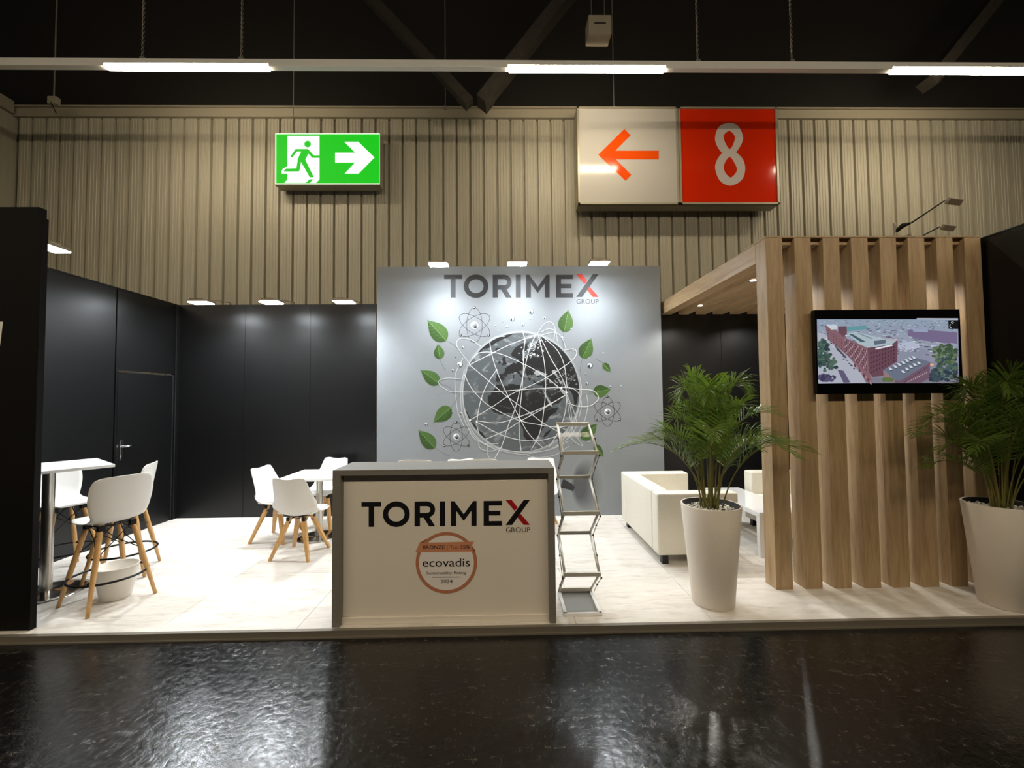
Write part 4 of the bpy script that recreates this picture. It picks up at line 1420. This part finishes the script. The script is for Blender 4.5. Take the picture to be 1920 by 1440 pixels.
# coffee table
t = thing('coffee_table', 'glossy white coffee table between the sofas', 'table', (2.56, 4.21, 0))
MB().box(0, 0.46, 0, 1.19, 0.40, 0.45, ch=0.002).build('tabletop', 'gloss_white', t)
for x in (0.0, 0.41):
    for y in (0.0, 1.14):
        box('leg', x, x + 0.05, y, y + 0.05, 0, 0.4, 'gloss_white', t)

# ------------------------------------------------------------------ brochure stand
t = thing('brochure_stand', 'folding zigzag brochure stand of aluminium frames beside the counter', 'stand', (0.44, 3.17, 0))
W = 0.262
bars = [(0.34, 1.408, 0.03), (0.01, 1.21, 0.0), (0.34, 0.965, 0.03), (0.01, 0.755, 0.0), (0.34, 0.505, 0.03), (0.01, 0.298, 0.0), (0.34, 0.04, 0.02)]
W2 = 0.262
sh = lambda y: 0.02 + (0.005) * 0
for i in range(len(bars) - 1):
    (y0, z0, _), (y1, z1, _) = bars[i], bars[i + 1]
    fr = MB()
    for xx in (0.0, W):
        fr.path([(xx, y0, z0), (xx, y1, z1)], 0.0105, 6)
    for yy, zz in (((y0, z0), (y1, z1)) if i == 0 else ((y1, z1),)):
        fr.box(-0.010, W + 0.010, yy - 0.010, yy + 0.010, zz - 0.015, zz + 0.015, ch=0.003)
    fr.build('shelf_frame', 'alu', t)
    if i % 2 == 0:
        n_ = Vector((0, z1 - z0, y0 - y1)).normalized() * 0.002
        MB().add([(0.01, y0, z0 - 0.012), (W - 0.01, y0, z0 - 0.012), (W - 0.01, y1, z1 - 0.0), (0.01, y1, z1 - 0.0),
                  (0.01, y0, z0 - 0.015), (W - 0.01, y0, z0 - 0.015), (W - 0.01, y1, z1 - 0.003), (0.01, y1, z1 - 0.003)],
                 [(0, 1, 2, 3), (7, 6, 5, 4), (0, 4, 5, 1), (1, 5, 6, 2), (2, 6, 7, 3), (3, 7, 4, 0)]).build('clear_shelf', 'acrylic', t)
fr = MB()
for xx in (0.0, W):
    fr.box(xx - 0.012, xx + 0.012, -0.012, 0.36, 0.0, 0.022, ch=0.003)
fr.box(-0.012, W + 0.012, -0.014, 0.010, 0.0, 0.022, ch=0.003).box(-0.012, W + 0.012, 0.345, 0.365, 0.0, 0.022, ch=0.003)
fr.build('base_frame', 'gloss_white', t)
MB().box(0.012, W - 0.012, 0.01, 0.345, 0.004, 0.012).build('base_plate', 'steel', t)
for xx, s in ((-0.016, -1), (W + 0.016, 1)):
    cb = MB()
    pts = []
    z = 1.30
    k = 0
    while z > 0.03:
        pts.append((xx, [0.17, 0.02, 0.17, 0.30][k % 4], z))
        z -= 0.115
        k += 1
    for i in range(len(pts) - 1):
        cb.tube(pts[i], pts[i + 1], 0.0028, n=6)
        cb.tube((xx - 0.006, pts[i][1], pts[i][2]), (xx + 0.006, pts[i][1], pts[i][2]), 0.007, n=8)
    cb.build('folding_link', 'black_metal', t)

# ================================================================== PALMS
def make_frond(rg, base, azim, reach, rise, stem_len):
    """stem path leaves the pot steeply and arches; leaflets along the outer part"""
    d_ = Vector((math.cos(azim), math.sin(azim), 0))
    side = Vector((-math.sin(azim), math.cos(azim), 0))
    P0 = Vector(base)
    P1 = P0 + d_ * reach * 0.10 + Vector((0, 0, rise * 0.55))
    P2 = P0 + d_ * reach * 0.45 + Vector((0, 0, rise * 1.08))
    P3 = P0 + d_ * reach * 1.0 + Vector((0, 0, rise * rg.uniform(0.72, 0.95)))
    def bz(t_):
        a = 1 - t_
        return P0 * a ** 3 + P1 * 3 * a * a * t_ + P2 * 3 * a * t_ * t_ + P3 * t_ ** 3
    n = 22
    pts = [bz(i / n) for i in range(n + 1)]
    st = MB().path(pts, [0.0065 - 0.0052 * (i / n) for i in range(n + 1)], 5)
    lf = MB()
    nl = 27
    for k in range(nl):
        t_ = 0.36 + 0.64 * k / (nl - 1)
        p = bz(t_)
        tan = (bz(min(1, t_ + 0.02)) - bz(max(0, t_ - 0.02))).normalized()
        upv = side.cross(tan) * -1
        if upv.z < 0: upv = -upv
        q = (t_ - 0.36) / 0.64
        L_ = (0.12 + 0.17 * math.sin(PI * min(1, q * 0.9 + 0.12))) * (0.85 + 0.25 * rg.random()) * (1 - 0.3 * q)
        for s in (-1, 1):
            dr = (side * s * (1.0 - 0.45 * q) + tan * (0.55 + 0.9 * q) + upv * rg.uniform(0.2, 0.5)).normalized()
            dr = (dr + Vector((rg.uniform(-.08, .08), rg.uniform(-.08, .08), rg.uniform(-.06, .06)))).normalized()
            wv = dr.cross(upv).normalized()
            wd = 0.0056 + 0.0016 * rg.random()
            droop = Vector((0, 0, -1))
            a0 = p
            a1 = p + dr * L_ * 0.35 + droop * L_ * 0.0
            a2 = p + dr * L_ * 0.72 + droop * L_ * 0.06
            a3 = p + dr * L_ * 0.97 + droop * L_ * 0.2
            fold = upv * 0.002
            vs = [a0 - wv * wd * 0.3, a0 + wv * wd * 0.3, a1 - wv * wd, a1 + fold * -1, a1 + wv * wd, a2 - wv * wd * 0.8, a2 + fold * -1, a2 + wv * wd * 0.8, a3]
            fs = [(0, 1, 3), (0, 3, 2), (1, 4, 3), (2, 3, 6, 5), (3, 4, 7, 6), (5, 6, 8), (6, 7, 8)]
            lf.add(vs, fs)
    return st, lf

def palm(x, y, label, seed, scale=1.0, specs=None, bounds=None):
    rg = random.Random(seed)
    t = thing('potted_palm', label, 'plant', (x, y, 0), 0, 'palms in tall white planters')
    R1, R0, H_ = 0.226, 0.155, 0.775
    MB().lathe([(0.0, 0.0), (R0 - 0.006, 0.0), (R0, 0.006), (R1 - 0.003, H_ - 0.004), (R1 - 0.006, H_), (R1 - 0.014, H_), (R1 - 0.02, H_ - 0.004)], 64).build('planter', 'pot', t)
    MB().lathe([(R1 - 0.014, H_ - 0.002), (R1 - 0.02, H_ + 0.001), (R1 - 0.026, H_ - 0.002), (R1 - 0.032, H_ - 0.06), (0.0, H_ - 0.06)], 64).build('planter_insert', 'soil', t)
    pb = MB()
    ico = [(0, 0, 1), (.9, 0, .2), (.28, .85, .2), (-.72, .53, .2), (-.72, -.53, .2), (.28, -.85, .2), (0, 0, -.8)]
    icf = [(0, 1, 2), (0, 2, 3), (0, 3, 4), (0, 4, 5), (0, 5, 1), (6, 2, 1), (6, 3, 2), (6, 4, 3), (6, 5, 4), (6, 1, 5)]
    for i in range(420):
        a_, r_ = rg.uniform(0, 2 * PI), (rg.random() ** 0.5) * (R1 - 0.05)
        s = rg.uniform(0.008, 0.014)
        c_ = (r_ * math.cos(a_), r_ * math.sin(a_), H_ - 0.058 + rg.uniform(0.0, 0.03))
        rot = rg.uniform(0, 6)
        pb.add([(c_[0] + s * (vx * math.cos(rot) - vy * math.sin(rot)), c_[1] + s * (vx * math.sin(rot) + vy * math.cos(rot)), c_[2] + s * 0.7 * vz) for vx, vy, vz in ico], icf, True)
    o = pb.build('white_pebbles', 'pebble', t); o['kind'] = 'stuff'
    n = 26
    for i in range(n):
        a_ = i * 2.39996 + rg.uniform(-0.3, 0.3)
        k = i / n
        rr_ = 0.02 + 0.06 * rg.random()
        base = (rr_ * math.cos(a_), rr_ * math.sin(a_), H_ - 0.05)
        if k < 0.3:
            reach, rise = rg.uniform(0.08, 0.24), rg.uniform(0.98, 1.15)
        elif k < 0.65:
            reach, rise = rg.uniform(0.32, 0.55), rg.uniform(0.72, 0.92)
        else:
            reach, rise = rg.uniform(0.42, 0.66), rg.uniform(0.55, 0.75)
        if specs and i in specs:
            a_, reach, rise = specs[i]
        if bounds:
            xm_, ym_ = bounds
            if math.cos(a_) > 0.02: reach = min(reach, (xm_ - x - 0.06) / math.cos(a_))
            if math.sin(a_) > 0.02: reach = min(reach, (ym_ - y - 0.04) / math.sin(a_))
        st, lf = make_frond(rg, base, a_, reach * scale, rise * scale, 0)
        if bounds:      # leaves bend along the wall and the slats instead of passing through
            for q in (lf, st):
                q.v = [(min(px, xm_ - x - 0.002 * (i_ % 7)), min(py, ym_ - y - 0.002 * (i_ % 5)), pz) for i_, (px, py, pz) in enumerate(q.v)]
        f = lf.build('frond', 'frond', t)
        st.build('frond_stem', 'stem', f)
    return t
palm(1.635, 3.33, bounds=(9, 3.50), label= 'potted palm in a tall white planter between the brochure stand and the oak post', seed=3,
     specs={20: (PI * 0.98, 0.70, 0.62), 12: (0.05, 0.62, 0.82), 24: (-0.1, 0.66, 0.60)})
palm(3.87, 3.22, bounds=(4.185, 3.42), label= 'potted palm in a tall white planter at the right edge by the black wall', seed=8,
     specs={20: (PI * 1.0, 0.66, 0.80), 24: (PI * 1.02, 0.60, 0.45), 26: (PI * 1.2, 0.55, 0.6)})
